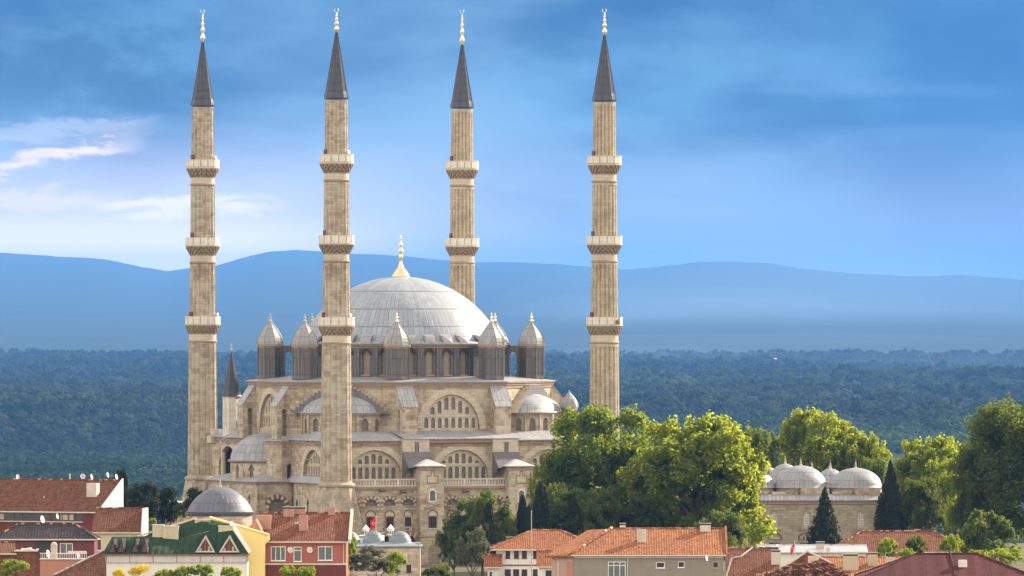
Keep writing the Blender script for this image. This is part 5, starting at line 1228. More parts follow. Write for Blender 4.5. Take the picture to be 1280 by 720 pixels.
# H4: green roof building with yellow flank
def green_building():
    Y = 1215.; s = Y / F
    r = thing('green_roofed_house', 'attic house with a dark green metal roof, triangular dormers and a sunlit yellow side wall', 'house', (W(133, 720, Y).x, Y, interp(Y, BASEZ)), 0)
    g = r.location.z; O = r.location
    def P(px, py, d=0.): p = W(px, py, Y + d); return (p.x - O.x, d, p.z - g)
    m = MB()
    a, b = P(133, 700), P(309, 703)
    m.box(a[0], b[0], 0, 8, 0, b[2]); wl = m.build('wall', 'wall_white', r)
    # band of panels under the eaves
    q = MB(); za, zb = P(0, 716)[2], P(0, 694)[2]
    q.box(a[0] - .1, b[0] + .1, -.25, -.001, P(0, 703)[2], zb, 0)
    for i in range(7): x = a[0] + (b[0] - a[0]) * i / 6; q.box(x - .04, x + .04, -.3, -.25, P(0, 703)[2], zb, 1)
    q.box(a[0] - .25, b[0] + .3, -.45, -.2, P(0, 694.5)[2], P(0, 692.5)[2], 1); q.build('fascia', ['panel_white', 'red_stone'], r)
    # main roof: eave line at the front, ridge behind
    rf = MB()
    e0, e1 = P(128, 692.6, -.5), P(311, 692.6, -.5)
    L1, L2 = P(140, 672, 3), P(215, 671, 3)
    r0, r1 = P(172, 670, 6), P(244, 649, 7)
    p0, p1 = P(246, 648, 7), P(284, 656, 5.5)
    rf.add([e0, P(215, 692.6, -.5), P(262, 664, 3.5), P(228, 672, 4.2), P(140, 671, 3)], [(0, 1, 2, 3, 4)], 0)
    rf.add([P(215, 692.6, -.5), e1, P(286, 655, 4.2), P(262, 656, 4.4), P(262, 664, 3.5)], [(0, 1, 2, 3, 4)], 0)
    rf.add([P(140, 671, 3.02), P(228, 672, 4.22), P(262, 663.5, 3.55), P(262, 655, 4.45), P(246, 648.5, 6.5), P(180, 670, 6)], [(0, 1, 2, 3, 4, 5)], 0)
    rf.add([P(262, 656, 4.4), P(286, 655, 4.2), P(262, 649, 6.5), P(246, 648.5, 6.5)], [(0, 1, 2, 3)], 0)
    rf.tube([P(172, 670.5, 6), P(246, 647.8, 6.6)], .13, 6, 1); rf.tube([P(215, 692, -.4), P(262, 664, 3.5)], .06, 5, 0)
    ro = rf.build('roof', ['green_roof', 'wall_cream'], r)
    # white raking verge at the right and the yellow gable wall behind it
    v = MB(); A, B = P(285, 652, 4.4), P(311, 690, -.4)
    v.add([A, (A[0] + .6, A[1], A[2] + .05), (B[0] + .35, B[1], B[2] + .05), (B[0] - .05, B[1], B[2] - .1), (A[0], A[1] + .3, A[2] - .5), (A[0] + .6, A[1] + .3, A[2] - .5)], [(0, 3, 2, 1), (1, 2, 5), (0, 1, 5, 4)]); v.build('verge', 'wall_white', r)
    y = MB(); pts = [(262, 722), (262, 648), (284, 653), (336, 670), (336.5, 675), (331, 681), (331, 722)]
    pts = [(p, q_) for p, q_ in pts]; d0, d1 = 7.0, 7.5
    Q = [P(px, py, 7.0) for px, py in pts]
    y.add(Q + [(x, 9.0, z) for x, _, z in Q], [tuple(range(7)), tuple(range(7, 14))[::-1]] + [(i, i + 7, (i + 1) % 7 + 7, (i + 1) % 7) for i in range(7)])
    y.build('side_wall', 'wall_yellow', r)
    t = MB(); A, B = P(262, 647.2, 6.9), P(336, 669.3, 6.9); t.add([A, B, (B[0], B[1], B[2] + .16), (A[0], A[1], A[2] + .16), (A[0], 9.1, A[2]), (B[0], 9.1, B[2]), (B[0], 9.1, B[2] + .16), (A[0], 9.1, A[2] + .16)], [(0, 1, 2, 3), (3, 2, 6, 7), (1, 5, 6, 2)]); t.build('coping', 'wall_yellow', r)
    # rectangular cream stacks
    for (x0, y0, x1, y1, d) in ((190.5, 657, 204.5, 672, 4.0), (204, 658.5, 223, 672.5, 3.6), (243.5, 650, 262.5, 657, 5.6), (273, 658, 291, 670, 3.2)):
        c = MB(); A, B = P(x0, y1, d), P(x1, y0, d); c.box(A[0], B[0], d, d + 1.5, A[2] - .3, B[2], 0); c.box(A[0] - .06, B[0] + .06, d - .06, d + 1.56, B[2], B[2] + .1, 1); c.build('chimney', ['wall_cream', 'chimney_white'], ro)
    # triangular dormers
    for px, w in ((256.5, 25), (286.5, 26)):
        c = MB(); A, B, C_ = P(px - w / 2, 690.5, -.55), P(px + w / 2, 690.5, -.55), P(px + .5, 669, -.55)
        f_ = lambda t: [((q_[0] - (A[0] + B[0] + C_[0]) / 3) * t + (A[0] + B[0] + C_[0]) / 3, (q_[2] - (A[2] + B[2] + C_[2]) / 3) * t + (A[2] + B[2] + C_[2]) / 3) for q_ in (A, B, C_)]
        c.T = Matrix.Translation((0, -.55, 0)); c.panel(f_(1), [f_(.74)], .25, 0, 0); c.T = Matrix.Identity(4)
        c.add([A, C_, (C_[0], 3.4, C_[2]), (A[0], .2, A[2])], [(0, 1, 2, 3)], 1); c.add([C_, B, (B[0], .2, B[2]), (C_[0], 3.4, C_[2])], [(0, 1, 2, 3)], 1)
        o = c.build('dormer', ['chimney_white', 'green_roof'], ro)
        g_ = MB(); g_.T = Matrix.Translation((0, -.4, 0)); g_.sheet(f_(.76)); x = (A[0] + B[0]) / 2; g_.T = Matrix.Identity(4); g_.box(x - .05, x + .05, -.47, -.41, A[2] + .15, C_[2] - .6, 1)
        g_.box(x - .75, x - .45, -.46, -.41, A[2] + .18, A[2] + .55, 2); g_.box(x + .35, x + .6, -.46, -.41, A[2] + .18, A[2] + .75, 2)
        g_.build('pane', ['brown_wood', 'wall_red', 'curtain'], o)
    for px in (140, 151, 168.5, 180):
        c = MB(); A, B, C_ = P(px - 4.5, 691, -.4), P(px + 4, 691, -.4), P(px + 1.5, 673.5, -.4)
        c.add([A, B, C_, (C_[0] + .4, 1.8, C_[2]), (B[0] + .3, .5, B[2])], [(0, 1, 2), (1, 4, 3, 2)], 0); c.add([(A[0] + .12, -.43, A[2] + .1), (B[0] - .12, -.43, B[2] + .1), (C_[0], -.43, C_[2] - .4)], [(0, 1, 2)], 1)
        c.build('dormer', ['slate', 'brown_wood'], ro)
green_building()
# H5: red house
h = House('brick-red painted house with a worn tiled roof, several chimneys and white windows', 'house', 330, 676.5, 1225, -1.5, 10.35, 6.5, 9, 3.3, 'shed', ['wall_red'], 'tile_red', .3)
for x0, y0, x1, y1, n in ((338.5, 683, 357, 701, 3), (367, 683.5, 377, 702, 1), (397.5, 683, 415.5, 700.5, 2)): h.win(x0, y0, x1, y1, n, bar=.25 if n == 1 else None)
h.chim(373.5, 644, 384.5, 664, 2.2, .8, 'chimney_red', False); h.chim(320, 644, 338.5, 662, 2.6, 1.2, 'chimney_red', False, 0)
h.chim(354, 636, 368, 646, 5.6, .8, 'chimney_red', True, 0); h.chim(410, 634, 419, 647, 6.0, .8, 'chimney_red', False, 2); h.chim(366, 636, 382, 646, 6.2, .8, 'chimney_red', True, 0)
m = MB(); a, z1 = h.local(330, 703); b, z0 = h.local(433, 706); m.box(a, b, -.8, .0, z0, z1 - .1, 0); m.box(a, b, -.75, -.65, z0 - 1.6, z0, 1); m.box(a, b, -.9, -.6, z0 - 1.7, z0 - 1.55, 0); h.add('balcony', m, ['chimney_white', 'wall_brickred'])
m = MB(); H_ = h.H; xr = h.W + .3
m.add([(xr, -.4, H_ - .25), (xr + .35, -.4, H_ - .25), (xr + .35, h.D + .1, H_ + 3.45), (xr, h.D + .1, H_ + 3.45), (xr, -.4, H_ + .3), (xr + .35, -.4, H_ + .3), (xr + .35, h.D + .1, H_ + 3.95), (xr, h.D + .1, H_ + 3.95)], [(0, 1, 5, 4), (4, 5, 6, 7), (1, 2, 6, 5), (2, 3, 7, 6), (0, 4, 7, 3)]); h.add('verge', m, 'chimney_white')
m = MB(); m.prism([(-2.5, 1.5), (0.0, 1.5), (0, 6.6), (-2.5, 6.6)], 0, H_ + .9); m.add([(-2.9, 1.3, H_ + .9), (-.2, 1.3, H_ + .9), (-.2, 1.3, H_ + 1.6), (-1.0, 1.3, H_ + 2.7), (-2.9, 6, H_ + .9), (-1.0, 6, H_ + 2.7), (-.2, 6, H_ + 1.6)], [(0, 1, 2, 3), (4, 0, 3, 5), (3, 2, 6, 5)], 0); m.tube([(-1.0, 1.25, H_ + 2.75), (-.25, 1.25, H_ + 1.1)], .16, 6, 1); h.add('side_annex', m, ['wall_salmon', 'chimney_white'])
m = MB(); xx, zz = h.local(371, 655, 3); m.box(xx - .25, xx + .3, 2.9, 3.6, zz, zz + .25); xx, zz = h.local(414.5, 700, -.2); m.tube([(h.W - .3, -.12, 4), (h.W - .3, -.12, H_ - .1)], .06, 5); m.build('roof_hatch', 'wall_cream', h.roofo)
H5 = h

# ------------------------------------------------------------------ domed buildings
def dome_on(parent, c, r, hgt, z, mat, name='dome', n=36, fin=True, fm='gold', pt=0.):
    d = MB(); prof = [(r * 1.05, 0), (r * 1.04, .12)] + [(max(.02, r * math.cos(t) * (1 - pt * math.sin(t))), .16 + hgt * math.sin(t)) for t in [math.pi / 2 * i / 12 for i in range(13)]]
    d.lathe(prof, n); o = d.build(name, mat, parent, (c[0], c[1], z), smooth=True)
    if fin:
        f = MB(); q = hgt + .1; f.lathe([(.3, q), (.22, q + .15), (.1, q + .3), (.2, q + .45), (.08, q + .65), (.13, q + .8), (.03, q + 1.1), (.01, q + 1.4)], 8); f.build('finial', fm, o, smooth=True)
    return o
def tomb():
    Y = 1345.; r = thing('domed_tomb', 'round building with a dark blue-grey dome in front of the mosque, behind the yellow wall', 'domed building', (W(275, 640, Y).x, Y, interp(Y, BASEZ)), 0)
    g = r.location.z; zt = W(0, 640, Y).z - g; m = MB(); m.lathe([(4.55, 0), (4.55, zt - .5)], 12, a0=R(15)); m.lathe([(4.6, zt - .45), (4.85, zt - .12), (4.9, zt)], 32, mi=1); m.build('wall', ['striped_wall', 'lead_blue_dome'], r)
    dome_on(r, (0, 0), 4.5, 3.35, zt, 'lead_blue_dome', pt=.22, fm='stone_pale')
tomb()
def bath():
    Y = 1335.; x0 = W(415, 0, Y).x; g = interp(Y, BASEZ); r = thing('domed_bath', 'low stone building with three small blue-grey domes and white chimney lanterns', 'domed building', (x0, Y, g), 0)
    xe = W(525, 0, Y).x - x0; zt = W(0, 684, Y).z - g
    m = MB(); m.box(0, xe, 0, 8, 0, zt); m.box(-.25, xe + .3, -.3, 8.3, zt, zt + .16, 1); m.add([(-.2, -.25, zt + .16), (xe + .25, -.25, zt + .16), (xe - 1, 2, zt + .55), (-.2, 2, zt + .55), (xe + .25, 8.2, zt + .16)], [(0, 1, 2, 3), (1, 4, 2)], 1)
    m.box(0, xe, 2, 7.8, zt + .1, zt + .5, 1); m.build('wall', ['striped_wall', 'lead_teal_dome'], r)
    for px, w in ((437, 13.5), (467, 14), (500, 14.5)): dome_on(r, (W(px, 0, Y + 3).x - x0, 3.4), w * Y / F, 1.65, zt + .35, 'lead_teal_dome', fin=False, pt=.08)
    for px, py in ((457, 657.5), (488, 657)):
        c = MB(); x = W(px, 0, Y + 4).x - x0; z = W(0, py + 13, Y + 4).z - g; c.lathe([(.28, zt), (.28, z)], 8, (x, 6.4)); c.lathe([(.42, z), (.42, z + .85), (.5, z + .88), (.5, z + .95), (.02, z + 1.55)], 8, (x, 6.4), mi=1)
        for i in range(8): c.T = rotz(R(45 * i), (x, 6.4, 0)); c.box(-.07, .07, -.43, -.38, z + .25, z + .65, 2)
        c.T = Matrix.Identity(4); c.build('lantern', ['stone', 'white_paint', 'shadow_recess'], r)
    c = MB(); a, b = W(449, 0, Y + 9).x - x0, W(480, 0, Y + 9).x - x0; z0, z1 = W(0, 682, Y + 9).z - g, W(0, 666, Y + 9).z - g; c.box(a, b, 8.2, 12, 0, z1 - .4, 0); c.add([(a - .2, 8.1, z1 - .5), (b + .1, 8.1, z1 + .05), (b + .1, 12, z1 + .05), (a - .2, 12, z1 - .5), (a - .2, 8.1, z1 - .7), (b + .1, 8.1, z1 - .15)], [(0, 1, 2, 3), (4, 5, 1, 0)], 1); c.build('rear_room', ['wall_white', 'lead_teal_dome'], r)
    c = MB(); x = W(511, 0, Y).x - x0; z = W(0, 716, Y).z - g; c.box(x - .33, x + .33, -.04, .02, z, z + 1.1, 0); c.build('window', ['glass_dark'], r); c = MB()
    c.T = Matrix.Translation((W(506, 0, Y).x - x0, -.03, 0)); z = W(0, 705, Y).z - g; c.sheet(arch(0, .7, z, z + 1.1, z + 1.5, 5), 0, 1); c.build('window', ['glass_dark', 'dish_grey'], r)
bath()
def imaret():
    Y = 1505.; x0 = W(925, 0, Y).x; g = 0.; r = thing('domed_hall', 'long stone hall with many ribbed grey domes, behind the conifers at the right', 'domed building', (x0, Y, g), 0)
    X = lambda px, d=0.: W(px, 0, Y + d).x - x0; Zz = lambda py, d=0.: W(0, py, Y + d).z - g
    xe = X(1117); zt = Zz(626)
    m = MB(); hs = []
    wins = [968, 1008, 1075.5]; dr = [968.5, 1007, 1041, 1075]
    for p in wins: hs.append(arch(X(p), 1.1, Zz(659), Zz(645), Zz(639), 6, .15))
    for p in dr: hs.append(arch(X(p), 1.7, Zz(674), Zz(671), Zz(667), 6, .25)); hs.append([(X(p) - .85, .2), (X(p) + .85, .2), (X(p) + .85, Zz(678.5)), (X(p) - .85, Zz(678.5))])
    m.panel([(0, 0), (xe, 0), (xe, zt), (0, zt)], hs, .3); m.box(0, xe, .31, 16, 0, zt)
    m.box(-.2, xe + .2, -.2, .02, zt - .5, zt, 1)
    for p in wins: m.box(X(p) - 1.2, X(p) + 1.2, -.15, .01, Zz(662.5), Zz(661.3), 1)
    m.build('wall', ['stone_imaret', 'cornice_stone'], r)
    for i, p in enumerate(wins):
        c = MB(); c.T = Matrix.Translation((X(p), .2, 0)); A = arch(0, 1.15, Zz(659.2), Zz(645), Zz(638.8), 6, .15); c.sheet(A, 0, 0)
        for a in range(4):
            for b in range(6):
                z = Zz(657.5) + b * .38; x = -.42 + a * .28; c.lathe([(.1, 0)], 6) if False else c.box(x - .07, x + .07, -.03, 0, z - .08, z + .12, 1)
        c.build('window', ['dish_grey', 'glass_dull'], r)
    for p in dr:
        c = MB(); c.T = Matrix.Translation((X(p), -.05, 0)); c.panel(arch(0, 2.3, Zz(675), Zz(671), Zz(665.4), 6, .25), [arch(0, 1.8, Zz(674), Zz(671), Zz(666.6), 6, .25)], .06, 1)
        c.T = Matrix.Translation((X(p), .25, 0)); c.sheet(arch(0, 1.8, Zz(674.2), Zz(671), Zz(666.5), 6, .25), 0, 0); c.T = Matrix.Identity(4); c.box(X(p) - .9, X(p) + .9, .2, .3, .1, Zz(678), 2); c.box(X(p) - .05, X(p) + .05, .14, .2, .1, Zz(678), 3)
        c.build('door', ['stone_pale', 'brown_stone', 'glass_dark', 'brown_wood'], r)
    q = MB(); q.box(-.4, xe + .9, -.5, 16.5, zt, zt + .15); q.add([(-.4, -.5, zt + .15), (xe + .9, -.5, zt + .15), (xe - .8, 1.6, zt + .95), (.8, 1.6, zt + .95), (xe + .9, 16.5, zt + .15), (xe - .8, 14.5, zt + .95)], [(0, 1, 2, 3), (1, 4, 5, 2)]); q.box(.8, xe - .9, 1.6, 14.5, zt, zt + .95)
    q.build('roof', 'lead', r)
    dr_ = MB()
    for a, b in ((1001, 1032), (1069, 1101), (955, 960), (965, 998), (1041, 1066)): dr_.box(X(a), X(b), 1.3, 4, zt + .9, zt + (2.0 if a in (1001, 1069) else 1.35), 0)
    dr_.build('dome_base', ['stone', 'lead'], r)
    front = [(1001, 32.5, 583, 610, 6.0), (1069.5, 33, 586, 610, 6.0), (937, 32, 588, 610, 6.0)]
    back = [(981.5, 21, 581, 606, 14), (1038, 17, 587, 604, 15), (961, 13, 585, 602, 17), (1015, 12, 588, 602, 18)]
    for px, rp, yt, yb, d in front + back:
        s = (Y + d) / F; zz = Zz(yb, d); m_ = MB(); m_.lathe([(rp * s * .99, zt + .3), (rp * s * .99, zz - .15), (rp * s * 1.03, zz - .05), (rp * s * 1.03, zz)], 16 if rp > 20 else 12, (X(px, d), d)); b_ = m_.build('dome_base', ['stone'], r)
        dome_on(r, (X(px, d), d), rp * s, (yb - yt) * s, zz, 'lead_small_dome', fm='stone_pale')
imaret()

# ------------------------------------------------------------------ more houses, right half
h = House('white two-storey house with an orange-red hip roof and dark wooden windows', 'house', 622, 684, 1350, 1.0, 13.8, 10, 9, 2.15, 'hip', ['wall_white'], 'tile_salmon', .95)
for x0, x1 in ((632, 637.5), (642.5, 648.5), (652.5, 658.5), (666.5, 672)): h.win(x0, 686, x1, 698, 1, 'brown_wood', 'glass_dark')
for x0, x1 in ((631, 638.5), (641.5, 649), (652, 659), (666, 672)): h.win(x0, 711.5, x1, 724, 1, 'brown_wood', 'glass_dark')
m = MB(); z = h.local(640, 706.5)[1]; m.box(-.05, h.W + .05, -.12, 0, z - .08, z + .08); h.add('string_course', m, 'brown_stone')
h.chim(633, 673.5, 641.5, 678, 4.6, .7, 'chimney_red', True)
h = House('low white annex with a small orange-red roof at the left of the white two-storey house', 'house', 609.5, 707, 1346, 0, 1.7, 5, 6, 1.2, 'hip', ['wall_white'], 'tile_salmon', .8) if False else House('low white annex with a small orange-red roof at the left of the white two-storey house', 'house', 609.5, 707, 1348, 0, 1.55, 2.0, 6, 1.35, 'shed', ['wall_white'], 'tile_salmon', .5)
h.win(612, 715, 615, 722, 1, 'brown_wood', 'glass_dark')
h = House('low wing under a lean-to roof between the white house and the long tiled house', 'house', 674, 707, 1340, 0, 3.4, 3.2, 6, 1.9, 'shed', ['wall_white'], 'tile_salmon', .4); h.win(682, 713, 689.5, 724, 1, 'brown_wood', 'glass_dark')
# H8 long tiled house: grey front wall, pink flank
h = House('long single-storey house with a bright orange pantile roof and grey-brown wall', 'house', 717, 693.5, 1225, 0, 18.9, 8.0, 7, 3.0, 'shed', ['wall_grey'], 'tile_orange', .35, cut=4.9)
H8 = h
for x0, y0, x1, y1, n, br in ((760, 702, 782, 722, 3, .24), (820, 702.5, 831, 710, 1, None), (847.5, 702, 855.5, 709.5, 1, None)): h.win(x0, y0, x1, y1, n, bar=br, gm='glass_dark' if n == 1 else 'glass_grey')
h.win(891, 702, 898, 710, 1, 'wall_beige', 'glass_dark')
m = MB(); x, z = h.local(784.5, 694); m.tube([(x, -.15, 0), (x, -.15, z - .1), (x + .0, -.42, z)], .06, 6); m.box(0, h.W, -.2, .0, h.H - .42, h.H - .2); h.add('drainpipe', m, ['chimney_white'])
h.chim(796.5, 662, 808, 686, 3.6, .7, 'chimney_white', False); h.chim(875, 656.5, 888.5, 665.5, 7.0, .8, 'chimney_white'); h.chim(775, 656.5, 782, 664, 9.0, .7, 'chimney_white')
# hipped left end
m = MB(); H_ = h.H; ov = .35
m.add([(-3.6, -ov, H_ - .1), (-ov, -ov, H_ - .1), (4.9, 8, H_ + 3.1), (1.9, 9.5, H_ + 2.9)], [(0, 1, 2, 3)], 0); m.add([(-3.6, -ov, H_ - .25), (1.9, 9.5, H_ - .3), (1.9, 9.5, H_ + 2.9), (-3.6, -ov, H_ - .1)], [(0, 3, 2, 1)], 0)
ridge(m, (-.3, -.35, H_ + .14), (4.9, 7.9, H_ + 3.26), .16, (0, 1, 1, 2)); m.box(-3.6, -.02, -.42, -.3, H_ - .35, H_ - .1, 1); m.build('hip_slope', ['tile_orange', 'tile_salmon', 'chimney_white'], h.roofo)
m = MB(); m.box(-2.75, -.02, .05, 7, 0, H_ - .2); h.add('pink_wall', m, 'wall_pink'); a, z1 = h.local(708.5, 702); b, z0 = h.local(716, 722); m = MB(); m.box(a, b, -.02, .06, z0, z1); h.add('shutter', m, 'wall_salmon')
m = MB(); x = h.local(697.5, 693)[0]; m.tube([(x - .3, -.3, H_ - .3), (x, -.1, H_ - .9), (x + .1, -.1, 0)], .09, 6); h.add('downpipe', m, 'chimney_white')
m = MB(); m.add([(h.W + .34, -.4, H_ - .25), (h.W + .62, -.4, H_ - .25), (h.W + .62, 8, H_ + 3.0), (h.W + .34, 8, H_ + 3.0), (h.W + .34, -.4, H_ + .12), (h.W + .62, -.4, H_ + .12), (h.W + .62, 8, H_ + 3.45), (h.W + .34, 8, H_ + 3.45)], [(0, 1, 5, 4), (4, 5, 6, 7), (1, 2, 6, 5), (0, 4, 7, 3)]); h.add('verge', m, 'tile_salmon')
# H9 group of jumbled roofs
h = House('house with a plain salmon tiled roof just right of the long tiled house', 'house', 909, 722, 1240, 0, 6.6, 6, 5, 3.5, 'shed', ['wall_salmon'], 'tile_dull', .15); h.chim(964, 690, 976, 710, 2.5, .9, 'chimney_white')
m = MB(); m.tube([(-.2, -.2, h.H), (.6, 2.4, h.H + 2.4), (1.8, 3.2, h.H + 2.6), (3.4, 6, h.H + 3.7)], .12, 6); h.add('verge', m, 'concrete')
h = House('gabled house with an orange-brown brick gable under pale verge tiles', 'house', 962, 724, 1255, 0, 9.2, 8, 5, .4, 'shed', ['wall_salmon'], 'tile_dull', .1)
m = MB(); G = [h.local(p, q) for p, q in ((962, 722), (1009, 689), (1040, 704), (1062, 722))]; m.T = Matrix.Translation((0, -.3, 0)); m.panel(G[::1][:1] + [G[3], G[2], G[1]], [], .5, 0, 0, True); m.T = Matrix.Identity(4)
for a_, b_ in ((G[0], G[1]), (G[1], G[2])): m.tube([(a_[0], -.35, a_[1]), (b_[0], -.35, b_[1])], .13, 6, 1)
h.add('gable', m, ['brick_wall', 'chimney_white'])
h = House('ruined low roof heaped with loose broken tiles in front of the brick gable', 'house', 948, 724, 1215, 0, 11.5, 5, 4, .5, 'shed', ['wall_salmon'], 'tile_dull', .2)
m = MB(); r7 = random.Random(4)
G = [h.local(p, q, 1.5) for p, q in ((945, 723), (965, 716), (990, 705), (1005, 706), (1020, 702), (1040, 706), (1062, 722))]; m.T = Matrix.Translation((0, 1.5, 0)); m.panel([G[0], G[-1]] + G[1:-1][::-1], [], 1.0, 0, 0, True)
for i in range(420):
    t = r7.random(); gx = G[0][0] + (G[-1][0] - G[0][0]) * t; gz = interp(gx, G); z = gz - r7.random() ** 1.5 * 1.7 + .1; an = r7.uniform(-.7, .7)
    m.T = Matrix.Translation((gx, -.1 + (z - gz) * .6 + r7.uniform(-.1, .3), z)) @ Matrix.Rotation(an, 4, 'Y') @ Matrix.Rotation(r7.uniform(-.4, .8), 4, 'X'); m.box(-.24, .24, -.13, .13, -.03, .05, r7.choice((0, 0, 1, 2)))
h.add('broken_tiles', m, ['tile_dull', 'chimney_red', 'tile_brown']); h.chim(982, 706, 990, 713, .6, .5, 'chimney_white', False); h.chim(1010, 695, 1024, 703, 4, .5, 'wall_cream', False)
h = House('white building with a bright metal roof, below the domed hall', 'house', 950, 690.5, 1330, 0, 14.5, 5, 6, .75, 'shed', ['wall_white'], 'tin_roof' if 'tin_roof' in MATS else 'tin', .3); h.chim(1020.5, 679.5, 1030.5, 688, 2.2, .8, 'wall_beige'); h.chim(1037, 695, 1053, 702, -.6, .6, 'wall_cream', False)
h = House('house with a flat orange tiled roof and three squat pale chimneys', 'house', 1030, 719, 1250, 0, 10.5, 7, 5, 2.0, 'shed', ['wall_salmon'], 'tile_orange', .2)
h.chim(1054, 695, 1073, 714, 1.6, 1.4, 'wall_beige'); h.chim(1085, 693, 1097, 707, 3.4, 1.0, 'wall_beige'); h.chim(1108, 697, 1120, 713, 1.2, .9, 'wall_beige', False)
h = House('long house with a brown-red hip roof below the dark conifers at the right', 'house', 1040, 688.5, 1370, 1, 19.2, 9, 7, 2.55, 'hip', ['wall_brickred'], 'tile_dull', .5); h.chim(1143, 661.5, 1151, 666, 4.6, .7, 'chimney_red', False)
for p in (1080, 1100, 1118): h.win(p, 691.5, p + 7, 698, 2, 'white_frame', 'glass_grey')
h = House('large wine-red pyramid roof with a white chimney in the lower right corner', 'house', 1078, 723, 1205, 0, 21.5, 14, 5, 2.75, 'hip', ['wall_wine'], 'tile_wine', .5)
h.chim(1198, 700, 1209, 718, 3.0, .7, 'wall_white', False); h.chim(1206, 699, 1222, 703, 6.4, .5, 'wall_white', True); H11 = h
m = MB(); A = h.local(1188, 697, 7); m.tube([(A[0], 6.9, h.H + 2.95), (h.local(1194, 718, .4)[0], .4, h.H + .3)], .1, 6); m.build('roof_seam', 'tile_wine', h.roofo)

# ------------------------------------------------------------------ small things
def dish(px, py, Y, rz, label, first=[None], s=1.):
    if first[0] is None:
        r = thing('satellite_dish', label, 'satellite dish', (0, 0, 0), 0, 'satellite dishes on the roofs'); m = MB()
        m.T = Matrix.Translation((0, -.12, .55)) @ Matrix.Rotation(R(78), 4, 'X'); m.lathe([(.02, 0), (.2, .03), (.36, .08), (.47, .15), (.48, .14), (.36, .06), (.2, .01), (.02, -.02)], 20); m.build('reflector', 'dish_grey', r, smooth=True)
        p = MB(); p.tube([(0, 0, -.6), (0, 0, .5)], .035, 6); p.tube([(0, -.12, .2), (0, -.6, .5)], .02, 5); p.box(-.05, .05, -.68, -.56, .46, .58); p.build('mount', 'iron', r); first[0] = r
    else: r = dup(first[0], label=label)
    p = W(px, py, Y); r.location = (p.x, p.y, p.z - .5 * s); r.rotation_euler = (0, 0, R(rz)); r.scale = (s, s, s); return r
for a in [(103, 596, 1338, 20, 'white satellite dish facing the viewer on the ridge of the brown roof'), (113, 596.5, 1338, 68, 'satellite dish seen edge-on beside the round one on the brown ridge'), (133, 594, 1338, 72, 'satellite dish seen edge-on on the brown ridge near the white gable'),
          (144, 596.5, 1338, 66, 'satellite dish at the very end of the ridge beside the white gable'), (21, 597, 1340, 50, 'small thin dish far left on the brown ridge'), (51, 650, 1300, 62, 'big tilted dish in front of the brown-roofed house, above the slate roof'),
          (70, 646, 1302, 70, 'narrow tilted dish under the eave of the brown-tiled roof'), (58, 693, 1262, 64, 'dish on the terrace with the white railing'), (96, 694, 1262, 60, 'small pale dish at the right end of the white railing'),
          (20, 706, 1235, 60, 'dish at the left of the brick stack'), (1152, 696, 1212, 66, 'dish seen edge-on on the wine-red roof'), (1160.5, 697, 1212, 15, 'round dish facing the viewer on the wine-red roof'), (957, 686, 1300, 20, 'round white dish near the bright metal roof'),
          (970.5, 684, 1290, 65, 'thin white dish beside the chimney of the salmon roof'), (1034, 687.5, 1325, 25, 'grey dish on the bright metal roof'), (881.5, 698, 1222, 70, 'small dish on the grey-brown wall of the long tiled house'),
          (362, 688, 1222, 25, 'small round dish on the red wall left of the narrow balcony door'), (386.5, 688, 1222, 20, 'round dish on the red wall right of the narrow balcony door')]: dish(*a, s=.8 if a[0] not in (51, 58) else 1.1)

def flag(px, py, Y, h, label, fw=1.3, drop=.9):
    p = W(px, py, Y); r = thing('flag', label, 'flag', (p.x, p.y, p.z - h), 0); m = MB(); m.tube([(0, 0, 0), (0, 0, h)], .04, 6); m.build('pole', 'dish_grey', r)
    f = MB(); nx, nz = 8, 6; vs = []
    for i in range(nx + 1):
        for j in range(nz + 1):
            u, v = i / nx, j / nz; vs.append((-u * fw * .45 , .12 * math.sin(u * 9 + v * 2), h - .1 - v * fw * .8 - u * drop))
    f.add(vs, [(i * (nz + 1) + j, (i + 1) * (nz + 1) + j, (i + 1) * (nz + 1) + j + 1, i * (nz + 1) + j + 1) for i in range(nx) for j in range(nz)])
    o = f.build('cloth', 'flag_red', r, smooth=True)
    e = MB(); e.T = Matrix.Translation((-fw * .2, -.16, h - .1 - fw * .42 - drop * .45)); 
    for t in range(8):
        a, b = R(50 + 260 * t / 8), R(50 + 260 * (t + 1) / 8); w = lambda q: .05 * math.sin((q - R(50)) / R(260) * math.pi) + .01
        e.add([(.2 * math.cos(a), 0, .2 * math.sin(a)), (.2 * math.cos(b), 0, .2 * math.sin(b)), ((.2 - w(b)) * math.cos(b), 0, (.2 - w(b)) * math.sin(b)), ((.2 - w(a)) * math.cos(a), 0, (.2 - w(a)) * math.sin(a))], [(0, 3, 2, 1)])
    st = [(.16 + (.09 if k % 2 == 0 else .035) * math.cos(R(36 * k)), 0, (.09 if k % 2 == 0 else .035) * math.sin(R(36 * k))) for k in range(10)]
    e.add(st, [tuple(range(10))[::-1]]); e.build('emblem', 'white_paint', o); return r
flag(470, 644, 1338, 5, 'red flag with a white crescent and star in front of the mosque windows', 1.7, .7)
flag(993.5, 676, 1310, 4.5, 'thin red flag hanging from a pole above the brick gable', 1.3, .9)
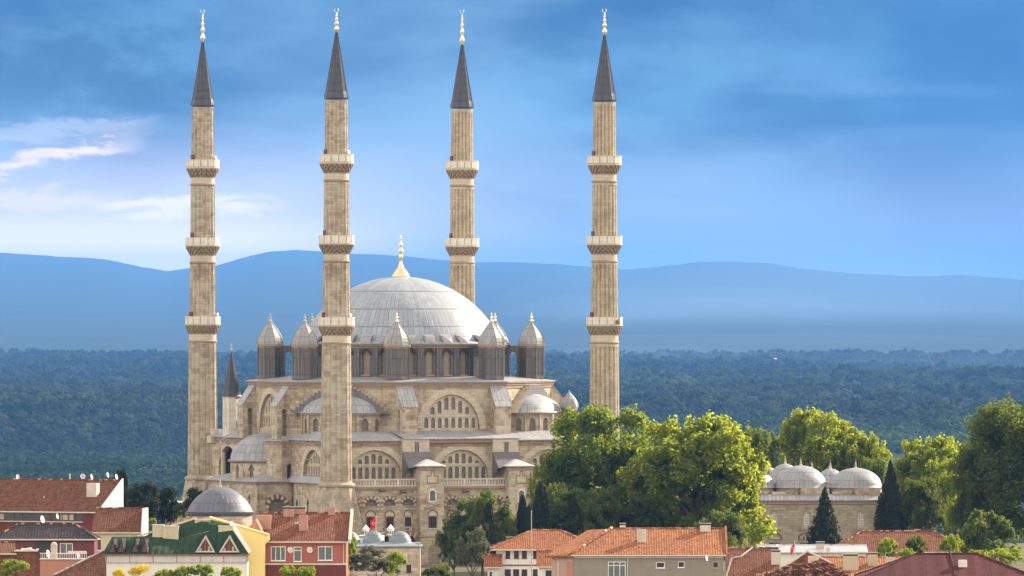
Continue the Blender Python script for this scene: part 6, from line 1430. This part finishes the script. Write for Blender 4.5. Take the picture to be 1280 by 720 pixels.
def pole(px, ytop, ybot, Y, label, r=.09, name='utility_pole', mat='concrete', lamp=0):
    p = W(px, ytop, Y); z0 = min(W(px, ybot, Y).z, interp(Y, BASEZ) + 0.0); h = p.z - z0; t = thing(name, label, 'street lamp' if lamp else 'pole', (p.x, Y, z0)); m = MB(); m.tube([(0, 0, 0), (0, 0, h)], [r, r * .8], 8); 
    if lamp: m.tube([(0, 0, h), (.35, 0, h + .35), (1.0, 0, h + .5), (1.4, 0, h + .38)], .05, 6)
    m.build('post', mat, t)
    q = MB()
    if lamp: q.box(1.05, 1.75, -.12, .12, h + .28, h + .42); q.build('lamp_head', 'dish_grey', t)
    else: q.lathe([(r * 1.3, h), (r * 1.3, h + .12), (.01, h + .2)], 8); q.build('pole_cap', mat, t)
    return t
pole(664.3, 640, 724, 1300, 'thick wooden pole standing in front of the white two-storey house', .07, mat='concrete')
pole(623.5, 680, 712, 1355, 'thin grey pole before the dark trees left of the white house', .06)
pole(612, 689, 712, 1352, 'curved street lamp left of the white two-storey house', .07, 'street_lamp', 'concrete', 1)
pole(1011, 668, 720, 1300, 'thin dark rod above the brick gable near the red flag', .04, mat='iron') if False else None
# thin roof antennas
def antenna(px, ytop, ybot, Y, label, first=[None]):
    p = W(px, ybot, Y); h = (ybot - ytop) * Y / F
    if first[0] is None:
        t = thing('roof_antenna', label, 'antenna', tuple(p), R(20), 'antennas on the roofs'); m = MB(); m.tube([(0, 0, -.3), (0, 0, 1)], .022, 5); m.build('mast', 'iron', t)
        m = MB(); m.tube([(-.5, 0, .93), (.5, 0, .97)], .015, 4)
        for i in range(6): x = -.45 + i * .18; m.tube([(x, -.28 + i * .03, .95), (x, .28 - i * .03, .95)], .012, 4)
        m.build('aerial', 'iron', t); t.scale = (1, 1, h); first[0] = t; return
    t = dup(first[0], tuple(p), R(rnd.uniform(0, 180)), (1, 1, h), label)
for a in [(64, 592, 604, 1338, 'thin antenna on the brown ridge between the left edge and the round dish'), (345, 628, 644, 1232, 'dark antenna above the big left chimney of the red house'), (416, 634, 646, 1232, 'small antenna at the right chimney of the red house'),
          (742, 656, 666, 1235, 'antenna on the left part of the orange tiled ridge'), (848, 655, 665, 1234, 'antenna on the right part of the orange tiled ridge'), (1092, 660, 668, 1372, 'antenna on the long brown-red hip roof'), (1172, 688, 698, 1212, 'antenna beside the dishes on the wine-red roof'), (700, 655, 666, 1352, 'antenna on the hip roof of the white two-storey house')]: antenna(*a)
# pale finial and dome beyond the dark trees at the left
def far_finial():
    Y = 1420.; p = W(211, 640, Y); r = thing('pale_kiosk', 'small pale dome with a tall ringed finial, behind the dark trees left of the minaret', 'domed building', (W(222, 0, Y).x, Y, 0)); g = 0
    z = W(0, 640, Y).z; m = MB(); m.lathe([(1.9, 0), (1.9, z)], 12); m.build('wall', 'stone', r); dome_on(r, (0, 0), 1.8, 1.5, z, 'lead_light', fin=False)
    x = W(211, 0, Y).x - W(222, 0, Y).x; f = MB(); zt = W(0, 613, Y).z; f.lathe([(.5, z - 2), (.4, z)] + [(.34 * (1 - i / 14) * (1.3 if i % 2 else .6), z + (zt - z) * (i + 1) / 13) for i in range(13)], 8, (x, 0)); f.build('ringed_finial', 'stone_pale', r)
far_finial()
